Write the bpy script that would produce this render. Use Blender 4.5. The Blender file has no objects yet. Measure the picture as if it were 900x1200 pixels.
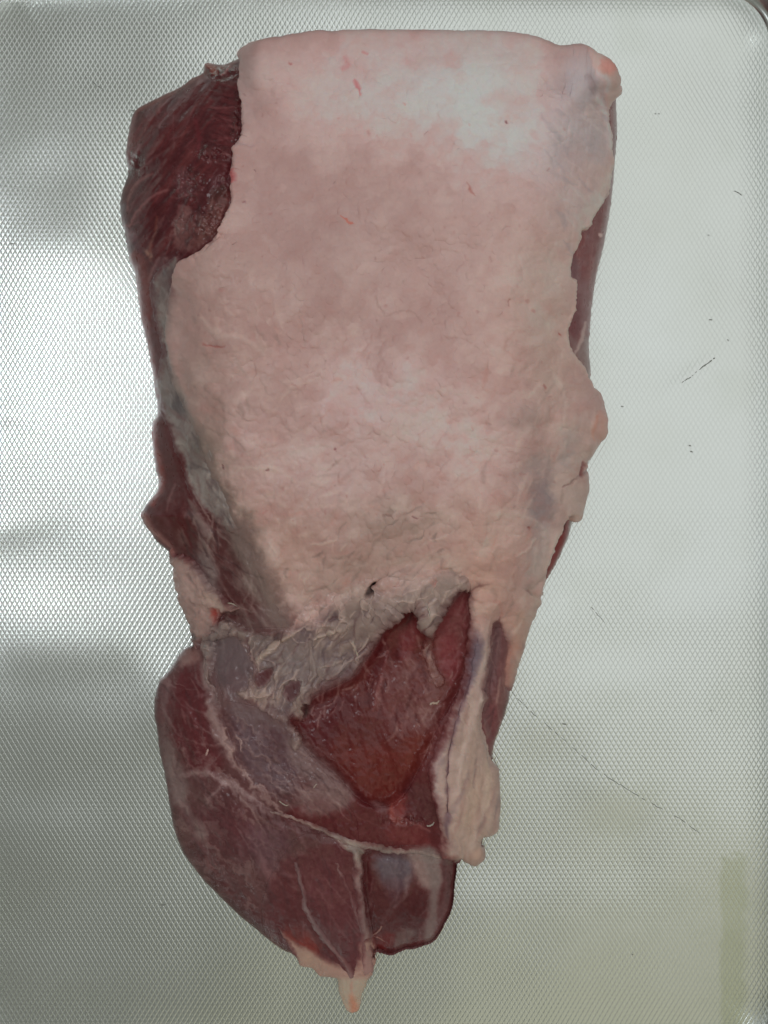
import bpy, math
import numpy as np

sc = bpy.context.scene
# ------------------------------------------------------------------ camera
S = 0.0004                      # metres of tray per photograph unit
D = 0.47                        # camera height above the tray floor
cam_d = bpy.data.cameras.new("camera")
cam = bpy.data.objects.new("camera", cam_d)
sc.collection.objects.link(cam)
cam.location = (0, 0, D)
cam.rotation_euler = (0, 0, 0)
cam_d.sensor_fit = 'VERTICAL'
cam_d.sensor_height = 24
cam_d.lens = 24 * D / (1200 * S)
cam_d.clip_start = 0.01
cam_d.clip_end = 50
sc.camera = cam
# ------------------------------------------------------------------ world and lamps
w = bpy.data.worlds.new("World")
sc.world = w
w.use_nodes = True
bg = w.node_tree.nodes["Background"]
bg.inputs[0].default_value = (0.165, 0.17, 0.15, 1)
bg.inputs[1].default_value = 1.0


def area(name, loc, size, rad, col, target=(0, 0, 0)):
    d = bpy.data.lights.new(name, 'AREA')
    d.shape = 'RECTANGLE'
    d.size, d.size_y = size
    d.energy = rad * math.pi * size[0] * size[1]
    d.color = col
    o = bpy.data.objects.new(name, d)
    sc.collection.objects.link(o)
    o.location = loc
    from mathutils import Vector
    o.rotation_euler = (Vector(loc) - Vector(target)).to_track_quat('Z', 'Y').to_euler()
    return o


area("ceiling_light", (0.72, 0.62, 1.46), (1.95, 2.3), 0.56, (0.965, 1.0, 0.995), (0.72, 0.62, 0))
area("window_light", (-0.72, 0.22, 1.41), (0.58, 0.44), 2.7, (0.90, 0.95, 1.0), (-0.5, 0.15, 0))
area("glint_lamp", (-0.64, 0.165, 1.40), (0.30, 0.07), 9.0, (0.95, 0.98, 1.0), (-0.3, 0.0, 0))  # small added lamp for the hot spot on the tray and wet glints
area("warm_fill", (0.3, -1.55, 1.42), (2.4, 1.2), 0.28, (1.0, 0.97, 0.66), (0.1, -1.3, 0))  # added fill lamp, gives the near end of the tray an olive tone
sc.view_settings.view_transform = 'Standard'
sc.view_settings.look = 'None'
sc.view_settings.exposure = 0.08
sc.view_settings.gamma = 1.0
sc.cycles.use_denoising = True
try:
    sc.cycles.denoising_input_passes = 'RGB_ALBEDO_NORMAL'
except Exception:
    pass
sc.cycles.max_bounces = 6

# ------------------------------------------------------------------ numeric helpers
X0, Y0, X1, Y1 = 126, 34, 738, 1196
xs = np.arange(X0, X1 + 1, dtype=np.float32)
ys = np.arange(Y0, Y1 + 1, dtype=np.float32)
X, Y = np.meshgrid(xs, ys)
NH, NW = X.shape


def smooth(a, b, v):
    t = np.clip((v - a) / (b - a), 0, 1)
    return t * t * (3 - 2 * t)


def vnoise(x, y, seed):
    r = np.random.RandomState(seed)
    G = r.rand(256, 256).astype(np.float32) * 2 - 1
    xi = np.floor(x).astype(np.int32); yi = np.floor(y).astype(np.int32)
    fx = x - xi; fy = y - yi
    fx = fx * fx * fx * (fx * (fx * 6 - 15) + 10); fy = fy * fy * fy * (fy * (fy * 6 - 15) + 10)
    xi &= 255; yi &= 255; xj = (xi + 1) & 255; yj = (yi + 1) & 255
    a = G[yi, xi]; b = G[yi, xj]; c = G[yj, xi]; d = G[yj, xj]
    return (a + (b - a) * fx) * (1 - fy) + (c + (d - c) * fx) * fy


def fbm(scale, octv=4, seed=0, stretch=1.0, ang=0.0, x=None, y=None, gain=0.5):
    """value noise in photo units; stretch lengthens it along ang (degrees, 0 = to the right, 90 = down)"""
    x = X if x is None else x; y = Y if y is None else y
    c, s = math.cos(math.radians(ang)), math.sin(math.radians(ang))
    u = (x * c + y * s) / (scale * stretch) + 31.7
    v = (-x * s + y * c) / scale + 17.3
    t = 0; a = 1; n = 0
    for k in range(octv):
        t = t + a * vnoise(u * 2 ** k + 5.1 * k, v * 2 ** k + 9.7 * k, seed + k)
        n += a; a *= gain
    return (t / n * 1.5).astype(np.float32)


WX = fbm(16, 5, 11, gain=0.6); WY = fbm(16, 5, 21, gain=0.6)        # ragged warp
FX = fbm(5, 3, 31, gain=0.7); FY = fbm(5, 3, 41, gain=0.7)          # fine warp


def catmull(pts, closed=False, n=4):
    p = np.array(pts, float)
    m = len(p); out = []
    rng = range(m if closed else m - 1)
    for i in rng:
        if closed:
            a, b, c, d = p[i - 1], p[i], p[(i + 1) % m], p[(i + 2) % m]
        else:
            a, b, c, d = p[max(i - 1, 0)], p[i], p[i + 1], p[min(i + 2, m - 1)]
        for k in range(n):
            t = k / n
            out.append(0.5 * (2 * b + (c - a) * t + (2 * a - 5 * b + 4 * c - d) * t * t + (3 * b - 3 * c + d - a) * t ** 3))
    if not closed:
        out.append(p[-1])
    return np.array(out)


def window(pts, pad):
    p = np.array(pts)
    i0 = max(int(p[:, 0].min() - pad) - X0, 0); i1 = min(int(p[:, 0].max() + pad) - X0 + 2, NW)
    j0 = max(int(p[:, 1].min() - pad) - Y0, 0); j1 = min(int(p[:, 1].max() + pad) - Y0 + 2, NH)
    return slice(j0, max(j1, j0 + 1)), slice(i0, max(i1, i0 + 1))


def sdf(pts, pad=30, rag=0.0, fine=0.0, n=3, full=False):
    """signed distance (inside > 0) to a smooth closed outline"""
    q = catmull(pts, True, n) if n > 1 else np.array(pts, float)
    sl = (slice(0, NH), slice(0, NW)) if full else window(q, pad)
    x = X[sl] + rag * WX[sl] + fine * FX[sl]; y = Y[sl] + rag * WY[sl] + fine * FY[sl]
    d2 = np.full(x.shape, 1e9, np.float32); ins = np.zeros(x.shape, bool)
    m = len(q)
    for i in range(m):
        ax, ay = q[i]; bx, by = q[(i + 1) % m]
        ex, ey = bx - ax, by - ay
        L = ex * ex + ey * ey
        if L < 1e-9: continue
        px, py = x - np.float32(ax), y - np.float32(ay)
        t = np.clip((px * ex + py * ey) / L, 0, 1)
        dx = px - t * ex; dy = py - t * ey
        np.minimum(d2, dx * dx + dy * dy, out=d2)
        if ay != by:
            c = ((ay > y) != (by > y)) & (px < (y - ay) * (ex / ey))
            ins ^= c
    d = np.sqrt(d2)
    d = np.where(ins, d, -d).astype(np.float32)
    if full:
        return d
    o = np.full((NH, NW), -float(pad), np.float32)
    o[sl] = d
    return o


def stroke_d(pts, wid, rag=0.0, fine=0.0, pad=14):
    """distance minus half width (negative inside) for a tapered smooth line, in a window"""
    p = [(a, b) for a, b in pts]
    ws = list(np.interp(np.linspace(0, 1, len(p)), np.linspace(0, 1, len(wid)), wid)) if hasattr(wid, '__len__') else [wid] * len(p)
    q = catmull([(a[0], a[1], b) for a, b in zip(p, ws)], False, 4)
    sl = window(q[:, :2], pad + max(ws))
    x = X[sl] + rag * WX[sl] + fine * FX[sl]; y = Y[sl] + rag * WY[sl] + fine * FY[sl]
    best = np.full(x.shape, 1e9, np.float32)
    for i in range(len(q) - 1):
        ax, ay, wa = q[i]; bx, by, wb = q[i + 1]
        ex, ey = bx - ax, by - ay
        L = ex * ex + ey * ey + 1e-9
        t = np.clip(((x - ax) * ex + (y - ay) * ey) / L, 0, 1)
        dd = np.sqrt((x - ax - t * ex) ** 2 + (y - ay - t * ey) ** 2) - (wa + (wb - wa) * t) * 0.5
        best = np.minimum(best, dd)
    return sl, best


def col(c):
    return np.array(c, np.float32) / 255.0


def canvas(c):
    return np.tile(col(c), (NH, NW, 1)).astype(np.float32)


def mix(C, m, c, sl=(slice(None), slice(None))):
    C[sl] += (col(c) - C[sl]) * m[..., None] if not isinstance(c, np.ndarray) else (c - C[sl]) * m[..., None]


def P(C, pts, c, k=1.0, soft=4.0, rag=3.0, fine=1.0, H=None, dh=0.0):
    q = np.array(pts)
    sl = window(q, soft + rag + 8)
    d = sdf(pts, soft + rag + 8, rag, fine, 2)[sl]
    m = smooth(-soft, soft, d) * k
    mix(C, m, c, sl)
    if H is not None: H[sl] += m * dh


def L(C, pts, wd, c, k=1.0, soft=1.5, rag=1.5, fine=0.6, H=None, dh=0.0):
    sl, d = stroke_d(pts, wd, rag, fine, 8 + soft * 2)
    m = smooth(soft, -soft, d) * k
    mix(C, m, c, sl)
    if H is not None: H[sl] += m * dh


def wisps(C, H, poly, n, ang, cols, seed, ln=(10, 32), wd=(1, 3), k=(.25, .6), dh=.4, curl=.5, soft=1.2):
    """short curved fibres drawn out along a direction; cols = [(colour, +1 raised / -1 sunk), ...]"""
    r = np.random.RandomState(seed); q = np.array(poly, float); m = 0; tries = 0
    x0, y0 = q.min(0); x1, y1 = q.max(0)
    while m < n and tries < n * 8:
        tries += 1
        x, y = r.uniform(x0, x1), r.uniform(y0, y1); ins = False
        for i in range(len(q)):
            a, b = q[i - 1], q[i]
            if (a[1] > y) != (b[1] > y) and x < (b[0] - a[0]) * (y - a[1]) / (b[1] - a[1]) + a[0]: ins = not ins
        if not ins: continue
        m += 1
        A = math.radians(ang(x, y) + r.normal(0, 14)); cv = r.normal(0, curl); l = r.uniform(*ln) * (.5 + r.rand())
        pts = []
        for j in range(4):
            pts.append((x, y)); x += math.cos(A) * l / 3; y += math.sin(A) * l / 3; A += cv / 2
        w = r.uniform(*wd); c, sg = cols[r.randint(len(cols))]
        L(C, pts, [w * .3, w, w * .9, w * .2], c, r.uniform(*k), soft, 1.5, .8, H, dh * sg * r.uniform(.4, 1))


def feather(C, d, wd, k=1.0):
    """thin rim of a part lets the meat below show"""
    a = smooth(-1, 1, (d + WX * wd * .28 + FX * 0.4 - wd * .5) / (wd * .6 + .01))
    a = 1 - (1 - a) * k
    C *= a[..., None]; C += CB * (1 - a)[..., None]


# ------------------------------------------------------------------ outline of the joint
OUT = [(159, 129), (172, 121), (190, 112), (211, 102), (225, 92), (238, 85), (240, 75), (250, 74.5), (262, 75.5), (272, 72), (283, 67),
       (289, 63), (300, 60), (315, 56.5), (329, 54), (345, 51), (375, 47.5), (420, 46.5), (480, 46), (540, 46.5), (590, 47.5), (620, 52.5),
       (640, 59), (655, 64), (680, 63.5), (690, 65), (697, 68), (708, 73), (715, 80), (718, 88), (720, 95), (720, 102), (724, 107), (722, 113),
       (723, 140), (723, 160), (720.5, 190), (718, 220), (716, 240), (713, 258), (710, 275), (706, 295), (700, 318), (696, 340), (693, 365),
       (691, 390), (690, 410), (692, 430), (692, 450), (695, 463), (700, 473), (703, 487), (705, 500), (703, 508), (697, 513), (690, 522), (684, 533),
       (681, 545), (680, 560), (677, 580), (674, 600), (669, 618), (666, 630), (660, 643), (652, 660), (645, 672), (638, 684), (633, 695),
       (628, 699), (622, 710), (617, 727), (612, 745), (608, 762), (603, 778), (600, 792), (598, 805), (597, 818), (593, 833), (586, 853),
       (580, 870), (577, 883), (577, 893), (579, 910), (580, 925), (581, 940), (580, 960), (579, 968), (576, 972), (571, 975), (567, 980),
       (565, 990), (566, 999), (561, 1007), (552, 1008), (544, 1003), (539, 1004), (536, 1012), (535, 1022), (533, 1037), (532, 1050), (529, 1067),
       (522, 1082), (515, 1095), (508, 1104), (498, 1108), (485, 1112), (475, 1113), (466, 1117), (458, 1120), (449, 1118), (441, 1115),
       (438, 1128), (436, 1139), (432, 1145), (429, 1148), (427, 1155), (423, 1165), (421, 1175), (419, 1183), (414, 1185), (408, 1183),
       (403, 1176), (399, 1163), (397, 1150), (394, 1145), (385, 1144), (375, 1142), (370, 1137), (366, 1133), (359, 1132), (353, 1131),
       (350, 1124), (346, 1119), (335, 1115), (322, 1107), (312, 1099), (300, 1089), (283, 1075), (265, 1058), (250, 1043), (238, 1031), (228, 1018),
       (215, 1000), (205, 975), (200, 950), (196, 925), (192, 903), (187, 880), (184, 855), (181, 838), (181, 820), (184, 806), (188, 796),
       (195, 789), (203, 778), (210, 767), (216, 760), (222, 757), (229, 755), (231, 748), (230, 742), (226, 731), (218, 713), (213, 700),
       (209, 685), (207, 670), (204, 657), (199, 648), (192, 642), (184, 635), (177, 625), (171, 617), (167, 610), (165, 603), (170, 593),
       (178, 583), (184, 575), (186, 563), (183, 552), (181, 540), (179, 525), (178, 510), (179, 496), (184, 488), (185, 478), (184, 468), (181, 456),
       (180, 442), (177, 428), (173, 408), (169, 390), (165, 373), (162, 352), (160, 335), (158, 320), (152, 305), (149, 290), (147, 275),
       (143, 260), (141, 245), (141, 235), (144, 222), (149, 208), (150, 198), (148, 188), (148, 175), (151, 155), (154, 140)]
sd = sdf(OUT, n=3, full=True)
sd_r = sd + np.clip(1 - np.abs(sd) / 4, 0, 1) * FX * 0.5
sdO = sd_r

gy, gx = np.gradient(sd)
gn = np.sqrt(gx * gx + gy * gy) + 1e-6
gx, gy = gx / gn, gy / gn

# ------------------------------------------------------------------ body height (mm)
def interp_y(kn):
    k = np.array(kn, float)
    yy = np.arange(Y0 - 30, Y1 + 31); f = np.interp(yy, k[:, 0], k[:, 1])
    f = np.convolve(f, np.hanning(61) / np.hanning(61).sum(), 'same')
    f[:30] = f[30]; f[-30:] = f[-31]
    return np.interp(Y, yy, f).astype(np.float32)


Hm = interp_y([(30, 50), (90, 58), (250, 62), (500, 60), (620, 56), (700, 48), (780, 42), (900, 40), (1000, 36), (1080, 28), (1130, 14), (1160, 8), (1200, 6)])
R = interp_y([(30, 60), (110, 105), (600, 120), (750, 95), (950, 85), (1200, 70)])
dd = np.clip(sd, 0, None)
dd = dd * (1 + 6.0 * np.exp(-np.clip(Y - 50, 0, None) / 26) * smooth(275, 340, X))
u = np.clip(dd / R, 0, 1)
dome = np.sqrt(1 - (1 - u) ** 2.0) * 0.75 + 0.25 * smooth(0, 1, u)
z0 = np.minimum(11.0, Hm * 0.30)
wtop = np.exp(-(np.clip(Y - 75, 0, None) / 38) ** 2) * smooth(280, 312, X)
z0 = z0 + (Hm * .96 - z0) * wtop
Hb = z0 + (Hm - z0) * dome
Hb += fbm(90, 2, 3) * 2.2 * smooth(0, 60, sd)

# grooves, pockets and bulges in the body
def dent(pts, dh, soft=14, rag=2):
    global Hb
    Hb += smooth(-soft, soft, sdf(pts, 30 + soft, rag, 0.5, 2)) * dh


def groove(pts, wd, dh, soft=6, rag=1.5):
    sl, d = stroke_d(pts, wd, rag, 0.4, 22)
    Hb[sl] += smooth(soft, -soft, d) * dh


POCKET = [(484, 712), (470, 724), (455, 735), (446, 752), (436, 768), (426, 782), (420, 792), (400, 804), (372, 818), (345, 838), (343, 852),
          (365, 880), (395, 905), (418, 930), (434, 940), (452, 942), (470, 930), (485, 905), (497, 880), (510, 850), (525, 822), (540, 795), (546, 760), (548, 725), (547, 694),
          (534, 706), (522, 722), (512, 738), (500, 744), (492, 730)]
dent(POCKET, -6.5, 9)
dent([(425, 1000), (470, 1003), (520, 1010), (540, 1010), (535, 1060), (510, 1115), (450, 1130), (430, 1100)], -5, 6)
groove([(260, 905), (290, 930), (330, 955), (370, 972), (420, 992), (470, 1000), (515, 1006)], 8, -3.0, 10)
groove([(232, 758), (243, 775), (250, 800), (262, 840), (275, 880), (285, 905)], 5, -3.5, 12)
groove([(348, 1020), (356, 1050), (372, 1085), (402, 1125)], 3, -1.5, 8)
groove([(425, 1000), (432, 1050), (436, 1100), (438, 1125)], 4, -2.0, 7)
groove([(235, 985), (245, 1010), (270, 1040), (300, 1070)], 3, -0.8, 8)
groove([(285, 70), (283, 110), (285, 150), (272, 185), (271, 225), (255, 275), (232, 300)], 5, -1.5, 8)
groove([(190, 480), (210, 520), (225, 560), (250, 610), (275, 660)], 8, -1.5, 10)
groove([(262, 720), (300, 742), (330, 750)], 8, -3.0, 10)
groove([(230, 740), (240, 750), (256, 752)], 6, -2.5, 6)
groove([(581, 735), (580, 770), (574, 810), (576, 860)], 8, -2.5, 6)
groove([(558, 738), (550, 790), (536, 832), (526, 872), (523, 910), (523, 950)], 3, -1.6, 5)
groove([(440, 690), (446, 680), (456, 672)], 5, -5, 6)
groove([(210, 105), (190, 140), (165, 180), (150, 215)], 2, -0.8, 5)
groove([(655, 600), (650, 640), (637, 680)], 9, -1.6, 5)
# loose folds along the lean on the left
Hb += fbm(14, 3, 61, 3.0, 130) * 1.1 * smooth(300, 250, X) * smooth(330, 280, Y) * smooth(0, 12, sd)
lowerm = smooth(640, 760, Y)
Hb += fbm(16, 4, 71, 2.2, 70) * 0.9 * lowerm * smooth(0, 14, sd)
Hb += fbm(5, 2, 81) * 0.16 * smooth(0, 6, sd)
Hb = np.maximum(Hb, 3.0)

def gblob(x, y, rx, ry, ang=0, wob=14):
    c, s = math.cos(math.radians(ang)), math.sin(math.radians(ang))
    a = X - x + wob * WX; b = Y - y + wob * WY
    return np.exp(-(((a * c + b * s) / rx) ** 2 + ((-a * s + b * c) / ry) ** 2)).astype(np.float32)


# ------------------------------------------------------------------ colours: lean meat
CB = canvas((84, 40, 42))
B = np.zeros((NH, NW), np.float32)            # relief painted together with the colours (mm)
# upper left cut face
P(CB, [(120, 30), (300, 30), (300, 300), (200, 340), (120, 340)], (79, 32, 36), 1, 6, 0)
st = fbm(5, 3, 101, 9, 128)
reg = smooth(262, 240, X) * smooth(320, 280, Y)
mix(CB, np.clip(st, 0, 1) * 0.45 * reg, (118, 58, 56)); mix(CB, np.clip(-st, 0, 1) * 0.5 * reg, (56, 20, 26))
B += st * 0.35 * reg
st = fbm(2.6, 3, 111, 6, 14)
reg = smooth(232, 250, X) * smooth(190, 165, Y) * smooth(298, 288, X)
mix(CB, np.clip(st, 0, 1) * 0.4 * reg, (112, 56, 58)); mix(CB, np.clip(-st, 0, 1) * 0.45 * reg, (55, 20, 26))
B += st * 0.25 * reg
L(CB, [(159, 130), (190, 114), (225, 94), (238, 86), (241, 78), (262, 78), (290, 64), (330, 55)], 5, (112, 44, 38), .8, 2.5, 1)
L(CB, [(240, 74), (248, 78), (252, 84)], 9, (132, 70, 58), .8, 2)
L(CB, [(268, 82), (260, 88)], 2, (175, 110, 110), .7, 1)
L(CB, [(270, 78), (263, 84)], 2, (170, 100, 100), .6, 1)
L(CB, [(158, 136), (153, 150), (150, 172), (149, 196)], [3, 7, 6, 3], (132, 94, 94), .8, 3)
L(CB, [(163, 170), (158, 180), (152, 192)], [2, 5, 3], (140, 105, 108), .7, 2.5)
L(CB, [(178, 203), (163, 212), (152, 230), (149, 245)], [2, 4, 3, 2], (140, 98, 92), .65, 2)
L(CB, [(196, 222), (176, 232), (160, 248), (152, 266)], [2, 2.5, 3, 2], (138, 92, 90), .7, 1.5)
L(CB, [(205, 168), (180, 186), (160, 200)], [1, 3, 2], (112, 66, 66), .6, 2)
L(CB, [(228, 140), (232, 160), (231, 180), (228, 195)], [3, 5, 4, 2], (110, 38, 46), .5, 3)
P(CB, [(250, 206), (268, 204), (270, 216), (258, 224), (248, 218)], (104, 72, 76), .5, 5, 3)  # pale wet highlight painted into the lean
P(CB, [(258, 216), (268, 220), (264, 240), (252, 246), (246, 232)], (66, 36, 34), .8, 4, 3)
P(CB, [(206, 200), (222, 204), (228, 222), (214, 232), (204, 220)], (112, 70, 74), .5, 6, 6)
P(CB, [(212, 246), (223, 244), (226, 262), (218, 276), (204, 272), (199, 264)], (140, 108, 104), .55, 4, 7, 3)
P(CB, [(204, 268), (222, 270), (226, 288), (212, 296), (203, 286)], (118, 86, 82), .6, 6, 7, 3)
P(CB, [(246, 240), (272, 222), (262, 262), (244, 286), (226, 292), (228, 262)], (116, 80, 74), .65, 9, 8, 3)
mt = np.clip(fbm(9, 4, 131, 1.8, 70) * 1.4, 0, 1) * smooth(-6, 6, sdf([(246, 240), (272, 222), (262, 262), (244, 286), (226, 292), (215, 262)], 14))
mix(CB, mt * .55, (96, 48, 48))
L(CB, [(184, 254), (182, 272), (176, 292), (176, 306)], [2, 3, 4, 2], (126, 74, 60), .6, 2)
L(CB, [(172, 294), (176, 300)], [4, 4], (150, 112, 96), .8, 2)
L(CB, [(186, 302), (178, 318), (174, 330)], [2, 3, 3], (138, 104, 100), .7, 2)
P(CB, [(150, 270), (162, 272), (160, 282), (152, 286)], (112, 72, 78), .7, 3, 3)
P(CB, [(182, 304), (204, 300), (210, 310), (202, 328), (186, 330)], (98, 66, 68), .7, 5, 4)
L(CB, [(160, 286), (166, 300)], 6, (70, 32, 62), .35, 4)
# red ribbon down the left edge
P(CB, [(150, 300), (170, 300), (176, 350), (178, 400), (186, 450), (188, 490), (180, 490), (164, 380)], (106, 38, 35), .85, 4, 2)
L(CB, [(160, 330), (166, 372), (178, 430), (183, 456)], [3, 5, 5, 3], (122, 48, 42), .7, 2.5)
P(CB, [(186, 484), (196, 494), (206, 530), (216, 555), (222, 590), (232, 625), (222, 640), (204, 640), (184, 600), (184, 560), (178, 520)], (80, 33, 34), .9, 5, 3)
L(CB, [(181, 492), (181, 520), (187, 552), (188, 570), (178, 590)], [4, 8, 9, 9, 6], (126, 40, 32), .85, 4)
L(CB, [(168, 604), (178, 620), (192, 634), (204, 645)], [8, 8, 6, 4], (150, 104, 98), .85, 4)
L(CB, [(205, 568), (200, 580), (195, 598)], [2, 3, 2], (132, 96, 94), .6, 2)
L(CB, [(188, 636), (198, 643), (206, 652)], 2.5, (98, 40, 46), .8, 1.5)
L(CB, [(184, 600), (196, 612), (200, 628)], [2, 6, 4], (98, 62, 66), .5, 4)
# dark lean beside the cap, lower left, with grey film
P(CB, [(222, 590), (246, 596), (262, 620), (285, 655), (300, 690), (312, 722), (300, 738), (262, 730), (248, 700), (236, 660), (226, 630)], (82, 46, 46), .95, 8, 5)
fl = np.clip(fbm(9, 4, 141, 3.0, 62) * 1.6, 0, 1)
reg = smooth(-8, 8, sdf([(205, 585), (250, 585), (270, 620), (300, 665), (322, 730), (300, 745), (255, 735), (240, 690), (215, 650)], 16))
mix(CB, fl * reg * .6, (126, 108, 102)); B += fl * reg * .5
L(CB, [(226, 576), (238, 596), (246, 610)], [1.5, 2, 1.5], (150, 128, 122), .6, 1)
P(CB, [(216, 596), (228, 600), (244, 612), (252, 624), (240, 628), (224, 616)], (134, 112, 110), .6, 4, 5)
P(CB, [(228, 648), (250, 655), (258, 690), (250, 705), (236, 690)], (118, 104, 102), .7, 7, 4)
L(CB, [(262, 600), (276, 630), (292, 662), (312, 700), (328, 728)], [10, 22, 26, 26, 18], (118, 104, 96), .8, 10, 6)
sk = np.clip(fbm(7, 3, 145, 4, 60) * 1.8, 0, 1) * smooth(-8, 10, sdf([(250, 620), (280, 640), (310, 700), (318, 735), (290, 735), (268, 690)], 20))
mix(CB, sk * .6, (84, 54, 52))
# bluish hollow under the torn tissue
P(CB, [(240, 748), (262, 740), (286, 752), (296, 780), (290, 812), (272, 822), (254, 800), (246, 775)], (92, 80, 82), .95, 6, 4)
P(CB, [(262, 786), (288, 788), (292, 806), (276, 816), (262, 806)], (84, 58, 62), .8, 5, 4)
L(CB, [(272, 802), (282, 798), (286, 792)], 2.5, (128, 104, 102), .6, 2)
# lower left shank lobe
LOBE = [(175, 760), (240, 750), (262, 820), (330, 830), (350, 870), (400, 930), (420, 985), (345, 1010), (330, 1110), (240, 1060), (170, 900)]
P(CB, LOBE, (86, 57, 57), 1, 7, 2)
P(CB, [(205, 788), (224, 782), (238, 800), (246, 850), (256, 876), (262, 900), (240, 906), (212, 890), (200, 850)], (82, 38, 41), .95, 9, 3)
P(CB, [(212, 762), (228, 758), (238, 764), (232, 776), (214, 778)], (138, 112, 106), .8, 5, 3)
P(CB, [(186, 795), (198, 790), (198, 830), (190, 850), (183, 838)], (88, 52, 54), .9, 4, 3)
L(CB, [(198, 800), (193, 835), (192, 870), (200, 905)], [3, 4, 5, 9], (112, 94, 92), .6, 4, 2)
P(CB, [(190, 868), (204, 880), (216, 904), (220, 930), (204, 940), (196, 915)], (110, 95, 92), .85, 6, 4)
L(CB, [(205, 925), (219, 952), (232, 975), (234, 990)], [12, 9, 11, 5], (114, 98, 96), .7, 7, 4)
P(CB, [(225, 965), (238, 960), (242, 978), (236, 988), (228, 988)], (124, 108, 104), .75, 4, 3)
P(CB, [(240, 955), (262, 940), (290, 950), (300, 985), (285, 1010), (258, 990)], (84, 46, 50), .7, 14, 5)
P(CB, [(290, 968), (330, 966), (335, 1000), (310, 1020), (288, 1000)], (92, 66, 72), .7, 12, 5)
P(CB, [(236, 985), (262, 1000), (276, 1040), (310, 1075), (300, 1090), (250, 1045), (212, 1000)], (76, 44, 45), .7, 9, 4)
L(CB, [(203, 950), (212, 985), (232, 1018), (262, 1048), (300, 1083), (335, 1112)], 7, (74, 46, 45), .8, 3)
P(CB, [(268, 826), (300, 828), (330, 850), (352, 890), (345, 925), (318, 925), (290, 905), (272, 860)], (86, 68, 73), .85, 10, 4)
# silvery veils over the shank
for pts, wd, c, k, so in [
    ([(240, 775), (243, 800), (250, 835), (262, 865), (275, 890), (284, 905)], [6, 9, 12, 12, 9, 6], (112, 92, 88), .7, 5),
    ([(262, 850), (266, 870), (278, 892), (290, 912)], [2, 3, 3, 2], (138, 116, 108), .6, 1.5),
    ([(276, 858), (283, 872), (284, 882)], [1.5, 2, 1.5], (160, 138, 128), .6, 1.2),
    ([(215, 905), (245, 908), (270, 922), (292, 932), (320, 950)], [3, 5, 7, 7, 6], (116, 96, 94), .65, 4),
    ([(272, 918), (255, 930), (242, 944)], [3, 4, 3], (122, 102, 100), .55, 3),
    ([(300, 920), (318, 935), (330, 948)], [2, 3, 3], (142, 122, 116), .65, 1.6),
    ([(285, 905), (300, 925), (318, 940)], [2, 4, 4], (126, 106, 102), .6, 2),
    ([(310, 912), (330, 922), (348, 935)], [2, 3, 2], (116, 98, 96), .5, 2),
    ([(305, 1010), (318, 1030), (322, 1060), (326, 1085)], [3, 10, 10, 8], (112, 80, 82), .5, 6),
    ([(320, 1020), (330, 1045), (330, 1060)], [1.2, 1.6, 1.2], (136, 104, 102), .5, 1.2),
    ([(336, 1012), (346, 1004), (354, 998)], [3, 4, 2], (136, 114, 110), .6, 2),
    ([(240, 905), (262, 880), (286, 850)], 2, (104, 82, 80), .4, 3),
]:
    L(CB, pts, wd, tuple(min(255, v + 22) for v in c), min(1, k * 1.3), so, 5, 1.6, B, 0.5 * k)
wisp = np.clip(fbm(6, 4, 151, 5, 50, x=X + 12 * WX, y=Y + 12 * WY) * 1.9 - .35, 0, 1)
reg = smooth(-6, 6, sdf(LOBE, 20, full=False))
mix(CB, wisp * reg * .42, (130, 110, 106)); B += wisp * reg * .25
dk = np.clip(-fbm(18, 3, 161, 2, 60) * 1.3, 0, 1)
mix(CB, dk * reg * .3, (66, 36, 38))
# central pocket of bare red meat
P(CB, POCKET, (90, 38, 36), 1, 9, 1.5)
P(CB, [(345, 835), (372, 820), (410, 812), (425, 830), (400, 850), (390, 880), (365, 872)], (82, 34, 38), .8, 9, 3)
P(CB, [(405, 830), (440, 800), (450, 850), (438, 880), (410, 870)], (92, 46, 46), .7, 14, 4)
P(CB, [(395, 880), (430, 872), (480, 880), (478, 915), (455, 936), (430, 932)], (98, 37, 32), .8, 12, 2)
P(CB, [(478, 856), (508, 850), (500, 880), (486, 905), (474, 900)], (108, 46, 38), .6, 8, 3)
P(CB, [(440, 760), (452, 745), (456, 770), (444, 800), (434, 830), (428, 810)], (74, 20, 24), .7, 6, 2)
P(CB, [(478, 725), (484, 716), (480, 750), (470, 775), (462, 770), (468, 745)], (72, 20, 24), .8, 5, 2)
P(CB, [(448, 790), (470, 780), (500, 790), (512, 830), (506, 858), (480, 862), (450, 850), (440, 820)], (108, 66, 66), .7, 9, 5)
P(CB, [(470, 780), (512, 786), (520, 815), (505, 850), (482, 845), (474, 810)], (120, 84, 80), .55, 7, 6, 2)
P(CB, [(482, 792), (498, 784), (504, 806), (492, 826), (482, 818)], (98, 50, 50), .75, 4, 4)
P(CB, [(470, 740), (490, 728), (492, 745), (484, 768), (470, 776)], (118, 54, 56), .7, 5, 2)
P(CB, [(510, 740), (530, 712), (547, 695), (547, 740), (540, 780), (528, 806), (516, 780)], (112, 60, 61), .95, 4, 2)
P(CB, [(514, 748), (530, 745), (538, 770), (528, 800), (518, 780)], (118, 52, 56), .7, 8, 2)
L(CB, [(455, 765), (450, 785), (444, 810), (437, 832)], [2, 3, 4, 2], (140, 92, 90), .6, 2, 2, 1, B, .8)
st = fbm(4, 2, 171, 6, -14) * .5
reg = smooth(-4, 6, sdf(POCKET, 14))
mix(CB, np.clip(st, 0, 1) * .22 * reg, (118, 62, 62)); mix(CB, np.clip(-st, 0, 1) * .25 * reg, (66, 22, 26)); B += st * .04 * reg
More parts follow.
